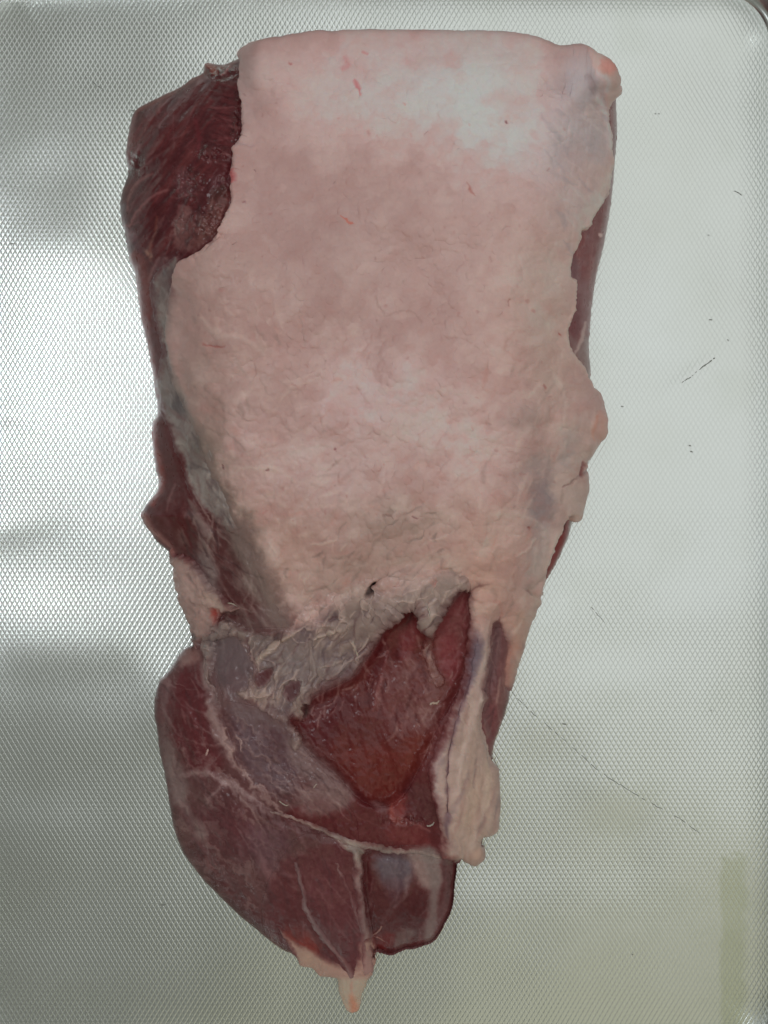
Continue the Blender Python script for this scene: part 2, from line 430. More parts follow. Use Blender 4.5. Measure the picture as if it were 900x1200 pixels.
w2 = np.clip(fbm(6, 4, 181, 1.6, 80, x=X + 5 * WX, y=Y + 5 * WY) * 2 - .5, 0, 1) * smooth(-6, 8, sdf([(446, 775), (520, 775), (520, 830), (506, 862), (446, 850)], 14))
mix(CB, w2 * .4, (148, 116, 110)); B += w2 * .25
# lean below the pocket
P(CB, [(330, 955), (380, 935), (415, 925), (436, 944), (452, 946), (470, 932), (500, 905), (512, 985), (510, 1002), (430, 990), (370, 968)], (80, 34, 36), 1, 4, 2)
P(CB, [(478, 925), (500, 920), (510, 960), (505, 965), (485, 955)], (76, 40, 42), .8, 5, 2)
P(CB, [(456, 935), (472, 924), (476, 945), (466, 960), (456, 955)], (126, 54, 48), .5, 6, 5, 2)
L(CB, [(458, 944), (462, 962), (474, 966)], [3, 5, 2], (140, 80, 70), .5, 2)
L(CB, [(466, 958), (484, 966), (502, 974)], [3, 3, 2], (136, 92, 88), .7, 2, 2, 1, B, .5)
P(CB, [(455, 965), (490, 968), (508, 990), (480, 992), (455, 985)], (98, 44, 44), .7, 5, 2)
P(CB, [(342, 858), (362, 872), (395, 905), (412, 932), (400, 948), (380, 930), (350, 905), (335, 885)], (112, 96, 94), .7, 8, 4)
P(CB, [(352, 925), (385, 915), (412, 930), (408, 945), (380, 955), (350, 950)], (112, 90, 88), .75, 6, 4)
P(CB, [(432, 938), (446, 940), (456, 950), (446, 954)], (112, 84, 84), .6, 3, 2)
# three bottom muscles between their seams
P(CB, [(335, 1005), (420, 990), (436, 1060), (440, 1115), (432, 1148), (400, 1150), (330, 1110), (310, 1060)], (84, 46, 48), .95, 5, 3)
P(CB, [(358, 1020), (400, 1010), (416, 1060), (424, 1110), (412, 1135), (385, 1095), (366, 1060)], (88, 48, 51), .9, 6, 3)
P(CB, [(335, 1085), (360, 1090), (378, 1110), (362, 1115), (338, 1100)], (112, 50, 44), .8, 6, 3)
P(CB, [(330, 1030), (350, 1030), (362, 1075), (355, 1098), (335, 1088)], (84, 42, 44), .6, 6, 3)
# lower right lobe
P(CB, [(424, 998), (470, 1000), (540, 1010), (536, 1060), (515, 1100), (455, 1125), (438, 1112), (428, 1050)], (76, 38, 39), 1, 3, 2)
P(CB, [(438, 1004), (470, 1000), (484, 1012), (482, 1034), (466, 1042), (446, 1032)], (92, 86, 92), .85, 7, 3)
P(CB, [(450, 1030), (478, 1030), (470, 1050), (458, 1056)], (82, 56, 62), .6, 6, 3)
P(CB, [(476, 996), (512, 998), (518, 1020), (512, 1040), (494, 1040), (484, 1016)], (142, 128, 122), .8, 6, 3)
L(CB, [(502, 1000), (510, 1030), (508, 1060), (504, 1100)], [18, 14, 13, 16], (118, 106, 102), .8, 5, 1.5)
L(CB, [(524, 1012), (526, 1040), (520, 1068), (512, 1092)], [12, 11, 10, 8], (92, 62, 62), .9, 2.5, 1)
L(CB, [(528, 1022), (529, 1040)], 2, (66, 30, 32), .8, 1.5)
L(CB, [(480, 1028), (474, 1050), (462, 1062)], [7, 4, 3], (116, 98, 98), .6, 3, 3)
L(CB, [(462, 1050), (454, 1070), (448, 1082)], 2.5, (104, 80, 80), .5, 2.5, 2)
P(CB, [(468, 1055), (492, 1050), (500, 1075), (485, 1095), (470, 1085)], (70, 32, 34), .8, 6, 3)
P(CB, [(466, 1090), (484, 1088), (480, 1106), (462, 1112)], (102, 84, 80), .7, 4, 4)
P(CB, [(440, 1095), (462, 1092), (458, 1112), (444, 1114)], (92, 34, 34), .8, 4, 3)
L(CB, [(462, 1119), (500, 1108), (518, 1090), (531, 1060)], 5, (84, 54, 52), .7, 2, 1)
# right flank
P(CB, [(660, 220), (730, 90), (730, 300), (700, 470), (655, 420)], (120, 68, 68), 1, 4, 2)
L(CB, [(721, 110), (722, 160), (718, 210), (711, 262), (702, 306)], [9, 10, 10, 9, 5], (128, 100, 102), .8, 4, 2)
L(CB, [(717, 130), (718, 180), (713, 220)], [3, 3, 3], (150, 122, 120), .5, 2, 1)
st = fbm(3.2, 3, 191, 16, 98)
reg = smooth(640, 665, X) * smooth(470, 430, Y)
mix(CB, np.clip(st, 0, 1) * .35 * reg, (158, 112, 110)); mix(CB, np.clip(-st, 0, 1) * .3 * reg, (92, 42, 44)); B += st * .15 * reg
P(CB, [(666, 305), (676, 300), (680, 322), (676, 332), (664, 324)], (112, 80, 84), .8, 4, 2)
P(CB, [(675, 335), (690, 330), (692, 365), (686, 400), (678, 385)], (132, 102, 104), .6, 5, 3)
P(CB, [(671, 350), (680, 345), (680, 380), (674, 400), (668, 398)], (104, 52, 56), .8, 4, 2)
P(CB, [(663, 390), (676, 395), (680, 420), (672, 420), (664, 405)], (128, 102, 100), .7, 4, 2)
P(CB, [(680, 400), (691, 395), (693, 450), (688, 452), (676, 425)], (136, 116, 112), .8, 4, 3)
L(CB, [(686, 378), (682, 396), (672, 418)], [3, 5, 2], (178, 156, 150), .8, 1.5, 1)
L(CB, [(703, 275), (704, 276)], 4, (205, 175, 170), .9, 1.2, 0)
P(CB, [(612, 700), (680, 570), (680, 640), (630, 720)], (128, 112, 106), 1, 4, 2)
P(CB, [(665, 602), (666, 622), (656, 650), (641, 682), (633, 694), (637, 668), (645, 640), (654, 618)], (118, 46, 46), .95, 2.5, 1)
L(CB, [(664, 604), (660, 622)], 3, (70, 30, 30), .8, 1.5)
P(CB, [(570, 720), (612, 720), (600, 800), (596, 830), (580, 885), (566, 850)], (102, 68, 68), 1, 4, 3)
L(CB, [(583, 738), (579, 770), (571, 800), (568, 812)], [8, 14, 12, 6], (96, 70, 72), .8, 4, 2)
L(CB, [(604, 742), (600, 775), (594, 800)], [12, 10, 6], (172, 128, 110), .85, 4, 2)
L(CB, [(592, 790), (588, 820), (578, 850)], [5, 7, 5], (112, 78, 74), .7, 3, 2)
L(CB, [(586, 795), (584, 815), (580, 832)], [2, 3, 1], (152, 124, 116), .6, 1.5, 1)
P(CB, [(572, 825), (592, 835), (584, 860), (577, 888), (566, 852)], (104, 62, 64), .8, 4, 2)
LT, DK = (140, 120, 114), (62, 40, 42)
wisps(CB, B, [(205, 585), (250, 585), (270, 620), (300, 665), (322, 735), (300, 745), (255, 735), (240, 690), (215, 650)], 90, lambda x, y: 62, [(LT, 1), (LT, 1), (DK, -1)], 901, (14, 40), (1, 4), (.2, .6))
wisps(CB, B, [(180, 790), (235, 760), (262, 830), (330, 850), (352, 900), (400, 940), (330, 950), (300, 1000), (230, 1000), (190, 900)], 110, lambda x, y: 55 + (y - 850) * .0 + (x - 260) * -.12, [(LT, 1), ((118, 98, 96), 1), (DK, -1)], 902, (14, 55), (.8, 4), (.12, .42), .3)
wisps(CB, B, [(200, 940), (340, 960), (350, 1060), (330, 1100), (250, 1040)], 60, lambda x, y: 52, [((124, 96, 98), 1), (DK, -1)], 903, (16, 60), (1, 6), (.1, .3), .2, .3, 2)
wisps(CB, B, [(335, 1010), (420, 995), (436, 1100), (400, 1130), (350, 1080)], 40, lambda x, y: 72, [((126, 96, 96), 1), (DK, -1)], 904, (16, 50), (1, 4), (.1, .35), .2, .25, 1.5)
wisps(CB, B, [(430, 1000), (530, 1010), (525, 1070), (500, 1105), (445, 1115)], 36, lambda x, y: 100, [((126, 104, 104), 1), (DK, -1)], 905, (12, 40), (1, 4), (.1, .4), .2, .4, 1.5)
wisps(CB, B, [(452, 740), (480, 730), (540, 740), (525, 820), (505, 860), (440, 850)], 46, lambda x, y: 100, [((150, 116, 108), 1), ((134, 92, 88), 1), ((60, 18, 22), -1)], 906, (10, 30), (1, 4), (.15, .45), .2, .5, 1.8)
wisps(CB, B, [(150, 130), (235, 90), (285, 75), (280, 160), (260, 260), (200, 330), (155, 300), (145, 220)], 120, lambda x, y: 125 if x < 235 else 15, [((118, 66, 66), 1), ((50, 16, 22), -1), ((134, 92, 90), 1)], 907, (8, 34), (.8, 2.4), (.12, .42), .35, .3, 1)
wisps(CB, B, [(190, 240), (270, 220), (255, 280), (215, 305), (190, 330), (165, 300)], 40, lambda x, y: 100, [((144, 112, 106), 1), (DK, -1)], 908, (6, 20), (1, 4), (.2, .5), .5, .9)
wisps(CB, B, [(568, 730), (606, 735), (594, 830), (578, 880), (566, 850)], 30, lambda x, y: 100, [((140, 112, 106), 1), (DK, -1)], 909, (14, 40), (.8, 2.5), (.2, .5), .3, .15)
wisps(CB, B, [(340, 860), (360, 870), (412, 930), (400, 955), (340, 950), (300, 930), (330, 900)], 36, lambda x, y: 30, [(LT, 1), (DK, -1)], 910, (10, 30), (.8, 2.5), (.2, .5), .4)
wisps(CB, B, [(372, 800), (420, 775), (450, 740), (470, 740), (440, 800), (400, 830), (360, 850)], 40, lambda x, y: 115, [((150, 122, 116), 1), ((134, 100, 96), 1), ((64, 24, 28), -1)], 930, (8, 22), (.8, 3), (.2, .6), .5, .6)
wisps(CB, B, [(240, 748), (286, 748), (296, 780), (290, 815), (254, 810)], 34, lambda x, y: 100, [((128, 112, 112), 1), ((56, 44, 48), -1), ((74, 50, 56), -1)], 931, (8, 30), (1, 5), (.2, .6), .5, .6, 1.8)
wisps(CB, B, [(505, 830), (550, 760), (548, 700), (535, 760), (512, 860), (490, 905), (500, 870)], 26, lambda x, y: 108, [((150, 126, 120), 1), ((120, 80, 78), 1)], 932, (8, 24), (.8, 3), (.3, .6), .4, .3)
fine = fbm(4, 3, 201)
CB += (fine * 0.022)[..., None]

# ------------------------------------------------------------------ grey silverskin down the left side
SIL = [(176, 330), (186, 316), (204, 300), (214, 306), (206, 330), (216, 360), (220, 440), (244, 490), (264, 540), (276, 590), (280, 630), (246, 606), (234, 594), (222, 580), (214, 556),
       (206, 530), (198, 502), (188, 484), (184, 468), (178, 462), (176, 448), (184, 440), (188, 420), (186, 390), (180, 372), (176, 350)]
ssi = sdf(SIL, 24, 2.2, 1.4, 2)
TS = -0.6 + 0.9 * smooth(-2, 1.5, ssi) + fbm(9, 3, 331, 2, 75) * .5 * smooth(-1, 4, ssi)
TS = np.where(ssi < -2.5, -3, TS)
CS = canvas((130, 119, 113))
m = fbm(10, 4, 341, 2.5, 78, x=X + 5 * WX, y=Y + 5 * WY)
mix(CS, np.clip(m, 0, 1) * .7, (152, 142, 136)); mix(CS, np.clip(-m, 0, 1) * .8, (92, 76, 76))
for (x, y, rx, ry, c, k) in [(206, 474, 14, 10, (84, 78, 78), .8), (192, 404, 7, 16, (92, 84, 82), .7), (196, 340, 10, 18, (104, 86, 84), .7), (234, 522, 10, 14, (100, 98, 88), .6), (190, 450, 12, 12, (140, 132, 126), .6)]:
    mix(CS, gblob(x, y, rx, ry, 0, 5) * k, c)

wisps(CS, TS, SIL, 80, lambda x, y: 80 if y < 460 else 62, [((158, 148, 140), 1), ((84, 74, 74), -1), ((112, 84, 82), -1)], 923, (8, 34), (1, 5), (.2, .6), .4, .5, 1.6)
feather(CS, ssi, 9, 1)
CB[:] = CB + (CS - CB) * smooth(-1, 2, ssi)[..., None]

lowm = smooth(700, 780, Y)[..., None]
CB[:] = CB * (1 + lowm * (1 - smooth(-8, 8, sdf(POCKET, 20))[..., None]) * np.array([.08, .05, .05], np.float32))
# ------------------------------------------------------------------ the fat cap
FAT = [(289, 60), (286, 76), (285, 92), (284, 105), (287, 122), (286, 145), (285, 160), (280, 170), (274, 178), (274, 195), (272, 212), (272, 235),
       (268, 250), (261, 264), (252, 279), (243, 288), (234, 298), (215, 305), (210, 316), (204, 332), (198, 348), (195, 368), (194, 385),
       (194, 405), (197, 425), (201, 445), (212, 470), (222, 492), (232, 508), (238, 530), (243, 556), (252, 585), (262, 605), (272, 625), (286, 652),
       (300, 678), (312, 704), (326, 728), (345, 742), (375, 735), (400, 715), (425, 702), (450, 700), (475, 696), (500, 684), (530, 676), (548, 690),
       (552, 715), (556, 735), (565, 742), (574, 735), (582, 728), (590, 738), (598, 745), (606, 742), (630, 745), (660, 700), (640, 690), (631, 700), (636, 668), (644, 642), (652, 622), (664, 604),
       (672, 612), (690, 600), (700, 520), (720, 500), (715, 470), (692, 458), (686, 446), (680, 433), (673, 424), (668, 415), (662, 402), (661, 386),
       (665, 375), (670, 360), (671, 341), (671, 329), (664, 323), (664, 313), (667, 298), (673, 284), (677, 271), (684, 270), (688, 262),
       (696, 247), (703, 235), (709, 222), (711, 205), (714, 190), (711, 176), (712, 160), (708, 142), (711, 128), (718, 116), (732, 100), (720, 50), (600, 20), (400, 20)]
sf = sdf(FAT, 30, 1.2, 1.0, 3)
sfs = sdf(FAT, 60, 0, 0, 2)
thin = smooth(0, 1, np.clip((560 - Y) / 120, 0, 1)) * 0.65 + 0.35           # thinner and softer low on the left
thin = thin + (1 - thin) * smooth(330, 480, X)
edge_w = 5.0 + 11.0 * smooth(380, 300, X) * smooth(380, 460, Y)
softL = smooth(360, 290, X) * smooth(460, 600, Y)
TKN = 1 - .55 * smooth(680, 700, X) * smooth(140, 120, Y)
softM = smooth(245, 212, X) * smooth(315, 350, Y) * .75
softB = smooth(655, 700, Y + 12 * fbm(30, 2, 77)) * smooth(628, 612, X)
softL = np.clip(softL + softB, 0, 1)
softM = np.clip(softM - softL, 0, 1)
TF = -1.5 + (1.5 + 2.6 * thin * (1 - softL) * (1 - softM) * TKN) * smooth(-2.0, 1.0, sf) + 1.2 * smooth(0, edge_w, sf) * thin + 2.6 * softL * thin * smooth(0, 30, sf)
TF = np.where(sf < -2.5, -3.0, TF)
lump = fbm(24, 2, 211, x=X + 4 * WX, y=Y + 4 * WY)
lump2 = fbm(9, 2, 221)
hum = fbm(4, 2, 231)
ruf = smooth(260, 520, Y)
TF += (lump * (0.35 + .45 * ruf) + lump2 * (0.05 + 0.16 * ruf) + hum * 0.01) * smooth(0, 8, sf)
CF = canvas((180, 149, 143))
for (x, y, rx, ry, an, c, k) in [
    (350, 110, 90, 70, 0, (188, 162, 158), .8), (520, 110, 110, 70, 0, (212, 190, 188), .9), (470, 80, 90, 30, 0, (206, 170, 168), .6),
    (600, 150, 90, 80, 30, (208, 192, 190), .8), (330, 240, 70, 90, 0, (172, 142, 138), .8), (460, 280, 110, 90, 0, (176, 148, 143), .7),
    (250, 430, 60, 70, 0, (170, 142, 134), .7), (350, 380, 90, 60, 0, (168, 136, 130), .7), (430, 460, 90, 60, -20, (188, 160, 156), .7),
    (560, 300, 90, 90, 0, (186, 158, 152), .7), (380, 560, 70, 60, 0, (184, 158, 154), .5), (480, 520, 110, 70, 0, (188, 164, 158), .7),
    (340, 640, 80, 50, 30, (172, 140, 128), .8), (480, 610, 90, 35, 0, (160, 138, 126), .65), (570, 620, 60, 60, 0, (188, 158, 148), .7),
    (560, 680, 40, 60, 0, (186, 150, 134), .8), (640, 420, 30, 90, 0, (188, 168, 156), .7), (620, 330, 50, 60, 0, (192, 170, 160), .6),
    (655, 560, 30, 70, 20, (184, 164, 152), .6), (690, 240, 22, 60, 20, (206, 188, 178), .7), (260, 600, 30, 70, -20, (140, 126, 112), .6),
    (310, 690, 30, 50, -25, (150, 128, 116), .6), (430, 690, 60, 18, 0, (152, 136, 124), .5), (600, 740, 16, 40, 10, (180, 144, 124), .6)]:
    mix(CF, gblob(x, y, rx, ry, an) * k, c)  # fat tones with part of the fall of light painted in
for (x, y, rx, ry, an, c, k) in [(440, 465, 70, 34, -14, (212, 188, 186), .65), (530, 520, 60, 40, 20, (208, 186, 180), .55), (330, 540, 50, 30, 0, (198, 176, 170), .35), (420, 120, 70, 40, 0, (216, 190, 188), .5),
                                 (560, 150, 70, 60, 20, (222, 200, 198), .5), (260, 330, 50, 50, 0, (160, 132, 124), .45), (370, 300, 60, 60, 0, (162, 132, 127), .4), (240, 470, 30, 50, 0, (150, 128, 118), .45),
                                 (330, 470, 50, 24, 10, (160, 130, 122), .4), (470, 380, 70, 40, 0, (168, 138, 132), .35), (450, 640, 60, 24, 0, (154, 130, 118), .4), (600, 420, 50, 70, 0, (196, 168, 158), .35), (520, 640, 50, 30, 0, (190, 158, 148), .35)]:
    mix(CF, gblob(x, y, rx, ry, an, 22) * k, c)  # pale highlights and tan shadows painted into the fat
# grey thin fat, upper right and along the right
for (x, y, rx, ry, an, c, k) in [
    (672, 105, 30, 28, 30, (172, 164, 168), .9), (665, 160, 34, 34, 0, (176, 168, 170), .8), (690, 90, 14, 20, -30, (160, 152, 156), .7), (640, 190, 26, 26, 0, (184, 174, 174), .6),
    (690, 165, 14, 26, 0, (166, 160, 162), .6), (660, 240, 26, 24, -40, (178, 168, 168), .45), (628, 572, 12, 28, 15, (140, 126, 126), .9),
    (618, 545, 18, 12, -40, (156, 142, 138), .7), (656, 530, 8, 22, 15, (152, 140, 138), .7), (660, 510, 8, 20, 20, (160, 146, 140), .5), (628, 600, 12, 26, 10, (136, 122, 124), .8),
    (622, 650, 10, 40, 8, (158, 146, 142), .7), (605, 490, 22, 9, 0, (158, 140, 134), .5), (210, 500, 16, 40, -15, (132, 126, 116), .7), (236, 550, 14, 50, -18, (126, 120, 108), .8),
    (620, 700, 8, 50, 6, (170, 154, 142), .6), (672, 580, 12, 30, 20, (172, 156, 146), .6), (204, 350, 14, 30, 0, (146, 132, 126), .55)]:
    mix(CF, gblob(x, y, rx, ry, an, 7) * k, c)
m1 = fbm(34, 3, 241, x=X + 6 * WX, y=Y + 6 * WY, gain=.5)
mix(CF, np.clip(m1, 0, 1) * .22, (212, 196, 188)); mix(CF, np.clip(-m1, 0, 1) * .25, (158, 122, 116))
m2 = fbm(12, 4, 251, 1.5, -20, x=X + 2 * WX, y=Y + 2 * WY, gain=.55)
mix(CF, np.clip(m2 - .15, 0, 1) * (.14 + .16 * ruf), (208, 190, 178)); mix(CF, np.clip(-m2 - .1, 0, 1) * (.16 + .2 * ruf), (168, 122, 114))
m3 = fbm(6, 3, 261, gain=.6) * .35
mix(CF, np.clip(m3 - .2, 0, 1) * .25 * (.4 + ruf), (150, 118, 110)); mix(CF, np.clip(-m3 - .2, 0, 1) * .22, (214, 198, 190))
# cool grey meat showing through where the cap is thin
thr = smooth(14, 0, sfs) * smooth(300, 520, Y) * smooth(360, 300, X)
mix(CF, thr * .5, (128, 120, 110))
mix(CF, smooth(10, 1, sfs) * smooth(600, 640, X) * .45, (206, 186, 172))
# knob at the top right corner
P(CF, [(688, 66), (708, 70), (722, 84), (722, 112), (712, 128), (706, 118), (704, 96), (694, 84)], (208, 168, 160), .9, 3, 2)
P(CF, [(700, 76), (713, 74), (716, 84), (704, 86)], (200, 112, 100), .5, 4, 2.5)
L(CF, [(700, 88), (708, 94), (706, 104)], 6, (196, 186, 188), .6, 3)
L(CF, [(690, 98), (693, 110), (700, 124), (703, 150), (706, 175)], [3, 6, 6, 5, 4], (210, 200, 198), .6, 3, 2, 1, TF, .7)
P(CF, [(686, 92), (694, 96), (693, 108), (688, 106)], (138, 120, 122), .6, 3, 2)
# bruise-pink corner at the right
L(CF, [(696, 488), (700, 500), (698, 508)], [8, 11, 6], (200, 152, 136), .6, 5)
L(CF, [(691, 489), (690, 500), (689, 510)], [2, 3.5, 2], (188, 118, 96), .6, 2.5, 1)
# creases, pits and flecks
for pts, wd, c, k, so, dh in [
    ([(417, 100), (420, 108), (424, 116)], [2, 5, 2.5], (186, 104, 108), .7, 2.2, -.2), ([(406, 76), (410, 82), (404, 86)], 6, (196, 128, 130), .5, 3, 0),
    ([(340, 82), (343, 82)], 2, (160, 84, 84), .6, 1, 0), ([(426, 68), (432, 72)], 2, (186, 120, 120), .6, 1.5, 0),
    ([(276, 205), (276, 216)], [4, 7], (160, 62, 66), .6, 2.5, 0), ([(402, 258), (408, 264), (414, 266)], [1.5, 2.5, 2], (186, 96, 80), .7, 1.2, 0),
    ([(546, 220), (552, 228), (557, 234)], [1.5, 2, 1.2], (170, 112, 104), .7, 1, -.2),
    ([(590, 148), (591, 148)], 2.2, (110, 70, 76), .8, .8, -.2), ([(286, 240), (290, 241)], 1.6, (128, 70, 72), .6, .8, -.2),
    ([(299, 204), (300, 205)], 2, (118, 80, 80), .6, 1, -.2), ([(245, 405), (258, 404), (268, 405)], [1.5, 2.5, 1.5], (158, 96, 90), .7, 1.2, -.5),
    ([(190, 333), (210, 325), (228, 330)], 3, (160, 140, 130), .4, 3, .4), ([(594, 352), (592, 362)], [2, 1.5], (150, 96, 90), .7, 1, -.2),
    ([(392, 526), (394, 528)], 2.2, (120, 60, 66), .7, 1, -.3), ([(312, 550), (315, 550)], 2.4, (110, 58, 62), .8, 1, -.4), ([(264, 545), (264, 548)], 1.8, (104, 62, 62), .7, .8, -.3),
    ([(648, 391), (649, 392)], 2.6, (160, 82, 76), .7, 1, -.2), ([(612, 616), (614, 617)], 3.5, (130, 76, 76), .7, 1.2, -.4), ([(629, 452), (630, 454)], 2.5, (160, 96, 90), .6, 1.2, -.2),
    ([(448, 604), (456, 602), (462, 605)], [1.5, 2, 1.5], (118, 86, 80), .6, 1.2, -.5), ([(486, 602), (489, 604)], 2, (112, 70, 70), .6, 1, -.4),
    ([(690, 542), (680, 552), (668, 560), (652, 570)], [2, 2.5, 2, 1.5], (128, 96, 92), .65, 1.4, -.9), ([(678, 540), (675, 550), (673, 558)], [2, 5, 2], (118, 62, 60), .8, 1.5, -.8),
    ([(330, 470), (345, 452), (372, 446)], [2, 4, 2], (196, 178, 168), .5, 3, .5), ([(240, 370), (262, 392), (290, 398), (312, 420)], [3, 6, 5, 3], (196, 176, 166), .45, 4, .6),
    ([(430, 330), (445, 300), (470, 290)], 5, (192, 170, 164), .3, 5, .4), ([(268, 560), (290, 548), (330, 552), (345, 566)], [2, 4, 4, 2], (190, 170, 158), .5, 3, .6),
    ([(262, 570), (278, 586), (284, 604)], [2, 4, 2], (184, 164, 150), .6, 2, .5), ([(640, 440), (655, 470), (650, 500)], 4, (198, 180, 170), .45, 3, .4),
    ([(664, 610), (650, 625), (640, 650)], 5, (186, 172, 160), .5, 3, .4), ([(600, 600), (630, 620), (628, 660)], 4, (186, 168, 160), .5, 3, .5),
    ([(598, 648), (612, 640), (620, 628)], [2, 4, 2], (200, 180, 170), .6, 2, .7), ([(575, 700), (583, 715), (586, 728)], 2, (176, 120, 108), .5, 2, -.2),
    ([(440, 350), (452, 372), (480, 366), (492, 380)], 2, (150, 116, 108), .4, 2, -.3), ([(600, 390), (588, 408), (604, 425)], 2, (176, 132, 122), .4, 2, -.3),
    ([(540, 640), (560, 655), (592, 650)], 2, (196, 160, 148), .4, 2.5, .3), ([(470, 560), (500, 545), (520, 560)], 2.5, (186, 146, 136), .4, 3, .3),
    ([(272, 178), (282, 172), (296, 176)], [3, 4, 3], (160, 132, 132), .5, 3, -.8), ([(262, 174), (270, 171), (278, 168)], [3, 5, 3], (196, 172, 162), .8, 1.5, .6),
]:
    L(CF, pts, wd, c, k, so, 2.5, 1, TF, dh)
rs = np.random.RandomState(5)
for i in range(230):                                                        # tiny vessels and pin pricks
    x, y = rs.uniform(215, 670), rs.uniform(90, 690)
    if rs.rand() < .35: y = rs.uniform(330, 690)
    a = rs.uniform(0, math.pi); l = rs.exponential(1.4) + .3
    L(CF, [(x, y), (x + l * math.cos(a) * .5, y + l * math.sin(a) * .5 + rs.uniform(-1, 1)), (x + l * math.cos(a), y + l * math.sin(a))],
      rs.uniform(.8, 2.4), [(150, 96, 92), (162, 104, 100), (140, 100, 94)][rs.randint(3)], rs.uniform(.1, .4), 1.2, 1, .5)
FL, FD, FP = (206, 186, 174), (128, 108, 100), (178, 126, 114)
wisps(CF, TF, [(200, 340), (330, 340), (430, 480), (440, 560), (560, 600), (560, 690), (330, 735), (240, 520)], 150, lambda x, y: 150 if x > 360 else 60, [(FL, 1), (FD, -1), (FP, -1), (FL, 1)], 911, (8, 30), (1.2, 5), (.08, .34), .32, .22, 2.2)
wisps(CF, TF, [(560, 420), (690, 430), (690, 600), (640, 700), (600, 740), (560, 720)], 80, lambda x, y: 105, [(FL, 1), (FD, -1), (FP, -1), (FL, 1)], 912, (10, 38), (1, 5), (.08, .36), .35, .2, 2)
wisps(CF, TF, [(620, 80), (705, 90), (705, 240), (660, 320), (640, 250)], 60, lambda x, y: 50, [((206, 194, 190), 1), ((150, 142, 146), -1)], 913, (8, 30), (1.5, 6), (.12, .4), .3, .4, 2)
wisps(CF, TF, [(300, 70), (640, 70), (640, 330), (450, 420), (210, 400), (210, 320), (290, 200)], 120, lambda x, y: 80, [((208, 184, 178), 1), ((160, 124, 118), -1)], 914, (5, 22), (1.5, 7), (.06, .22), .12, .8, 2.5)
wisps(CF, TF, [(310, 660), (440, 590), (545, 590), (552, 680), (440, 700), (340, 740)], 90, lambda x, y: 140, [((196, 176, 162), 1), (FD, -1), ((110, 94, 88), -1)], 915, (8, 28), (1, 4), (.15, .5), .6, .6, 1.4)
mix(CF, gblob(470, 612, 46, 10, -8, 14) * .5, (140, 118, 108)); mix(CF, gblob(420, 660, 60, 14, -20, 14) * .4, (150, 126, 114)); mix(CF, gblob(500, 655, 40, 10, 0, 10) * .4, (176, 156, 142))
# slit near the foot of the cap
groove_sl, gd = stroke_d([(431, 694), (438, 686), (446, 679), (455, 673)], [4, 9, 8, 3], 1, .6)
TF[groove_sl] -= smooth(3, -3, gd) * 3.2
mix(CF, smooth(3, -2, gd) * .75, (88, 76, 74), groove_sl)


# ------------------------------------------------------------------ torn connective tissue along the foot of the cap
FILM = [(236, 742), (300, 720), (420, 660), (556, 660), (552, 700), (520, 740), (526, 806), (505, 815), (470, 745), (440, 790), (380, 830), (366, 870), (330, 860), (250, 825)]
mix(CB, smooth(-9, 9, sdf(FILM, 24, 7, 2, 2)) * .55 * smooth(2, -6, sdf(POCKET, 14)), (112, 94, 92))
blurW = (fbm(22, 2, 12), fbm(22, 2, 22))
TIS = [(236, 742), (250, 734), (262, 722), (276, 730), (300, 740), (322, 740), (340, 728), (362, 706), (386, 690), (412, 676), (440, 664), (470, 660),
       (500, 664), (528, 658), (548, 668), (556, 684), (552, 694), (540, 695), (528, 712), (516, 730), (510, 740), (508, 756), (516, 780), (520, 802), (508, 806),
       (498, 782), (494, 760), (497, 742), (490, 726), (484, 713), (470, 724), (456, 732), (446, 750), (434, 768), (424, 782), (414, 792),
       (396, 800), (376, 812), (366, 816), (366, 832), (356, 846), (340, 842), (352, 862), (352, 878), (340, 872), (326, 846), (304, 834), (286, 822), (274, 812),
       (282, 802), (292, 796), (290, 776), (284, 756), (268, 748), (258, 760), (252, 776), (252, 800), (258, 822), (250, 816), (240, 790), (236, 765)]
stt = sdf(TIS, 30, 5.0, 1.6, 2)
fold = fbm(22, 2, 301, 2.2, 125, x=X + 16 * blurW[0], y=Y + 16 * blurW[1], gain=.45)
rid = 1 - np.abs(fbm(24, 2, 311, 2.8, 128, x=X + 20 * blurW[0], y=Y + 20 * blurW[1], gain=.35)) * 4.5
rid = np.clip(rid, 0, 1) ** 2
up = smooth(660, 740, Y + .0 * X)
TT = -1.0 + 1.5 * smooth(-1.5, 3.5, stt) + (fold * 1.3 + rid * .8) * up * smooth(-1, 9, stt) + smooth(0, 20, stt) * 1.2
TT += smooth(760, 700, Y) * smooth(260, 360, X) * 2.2 * smooth(-2, 8, stt)
holes = [([(300, 792), (316, 782), (321, 786), (314, 800), (304, 806)], (84, 48, 50)), ([(334, 806), (350, 798), (353, 806), (346, 820), (336, 820)], (80, 46, 48)),
         ([(256, 752), (284, 756), (292, 780), (288, 808), (272, 806), (258, 790)], (96, 84, 88)), ([(356, 826), (362, 826), (360, 838), (355, 836)], (60, 40, 40))]
for hp, hc in holes:
    TT -= smooth(-2.5, 2.5, sdf(hp, 14, 2.5, 1.2, 2)) * 9
    P(CB, hp, hc, .25 if hc[2] > 80 else 1, 5, 2)
TT = np.where(stt < -2.5, -3, TT)
CT = canvas((130, 111, 104))
mix(CT, np.clip(fold * .9 + .1, 0, 1) * .5, (152, 136, 126)); mix(CT, np.clip(-fold, 0, 1) * .9, (96, 78, 80)); mix(CT, rid * .65, (186, 164, 154))
mix(CT, smooth(720, 660, Y) * smooth(330, 420, X) * .7, (160, 138, 128))
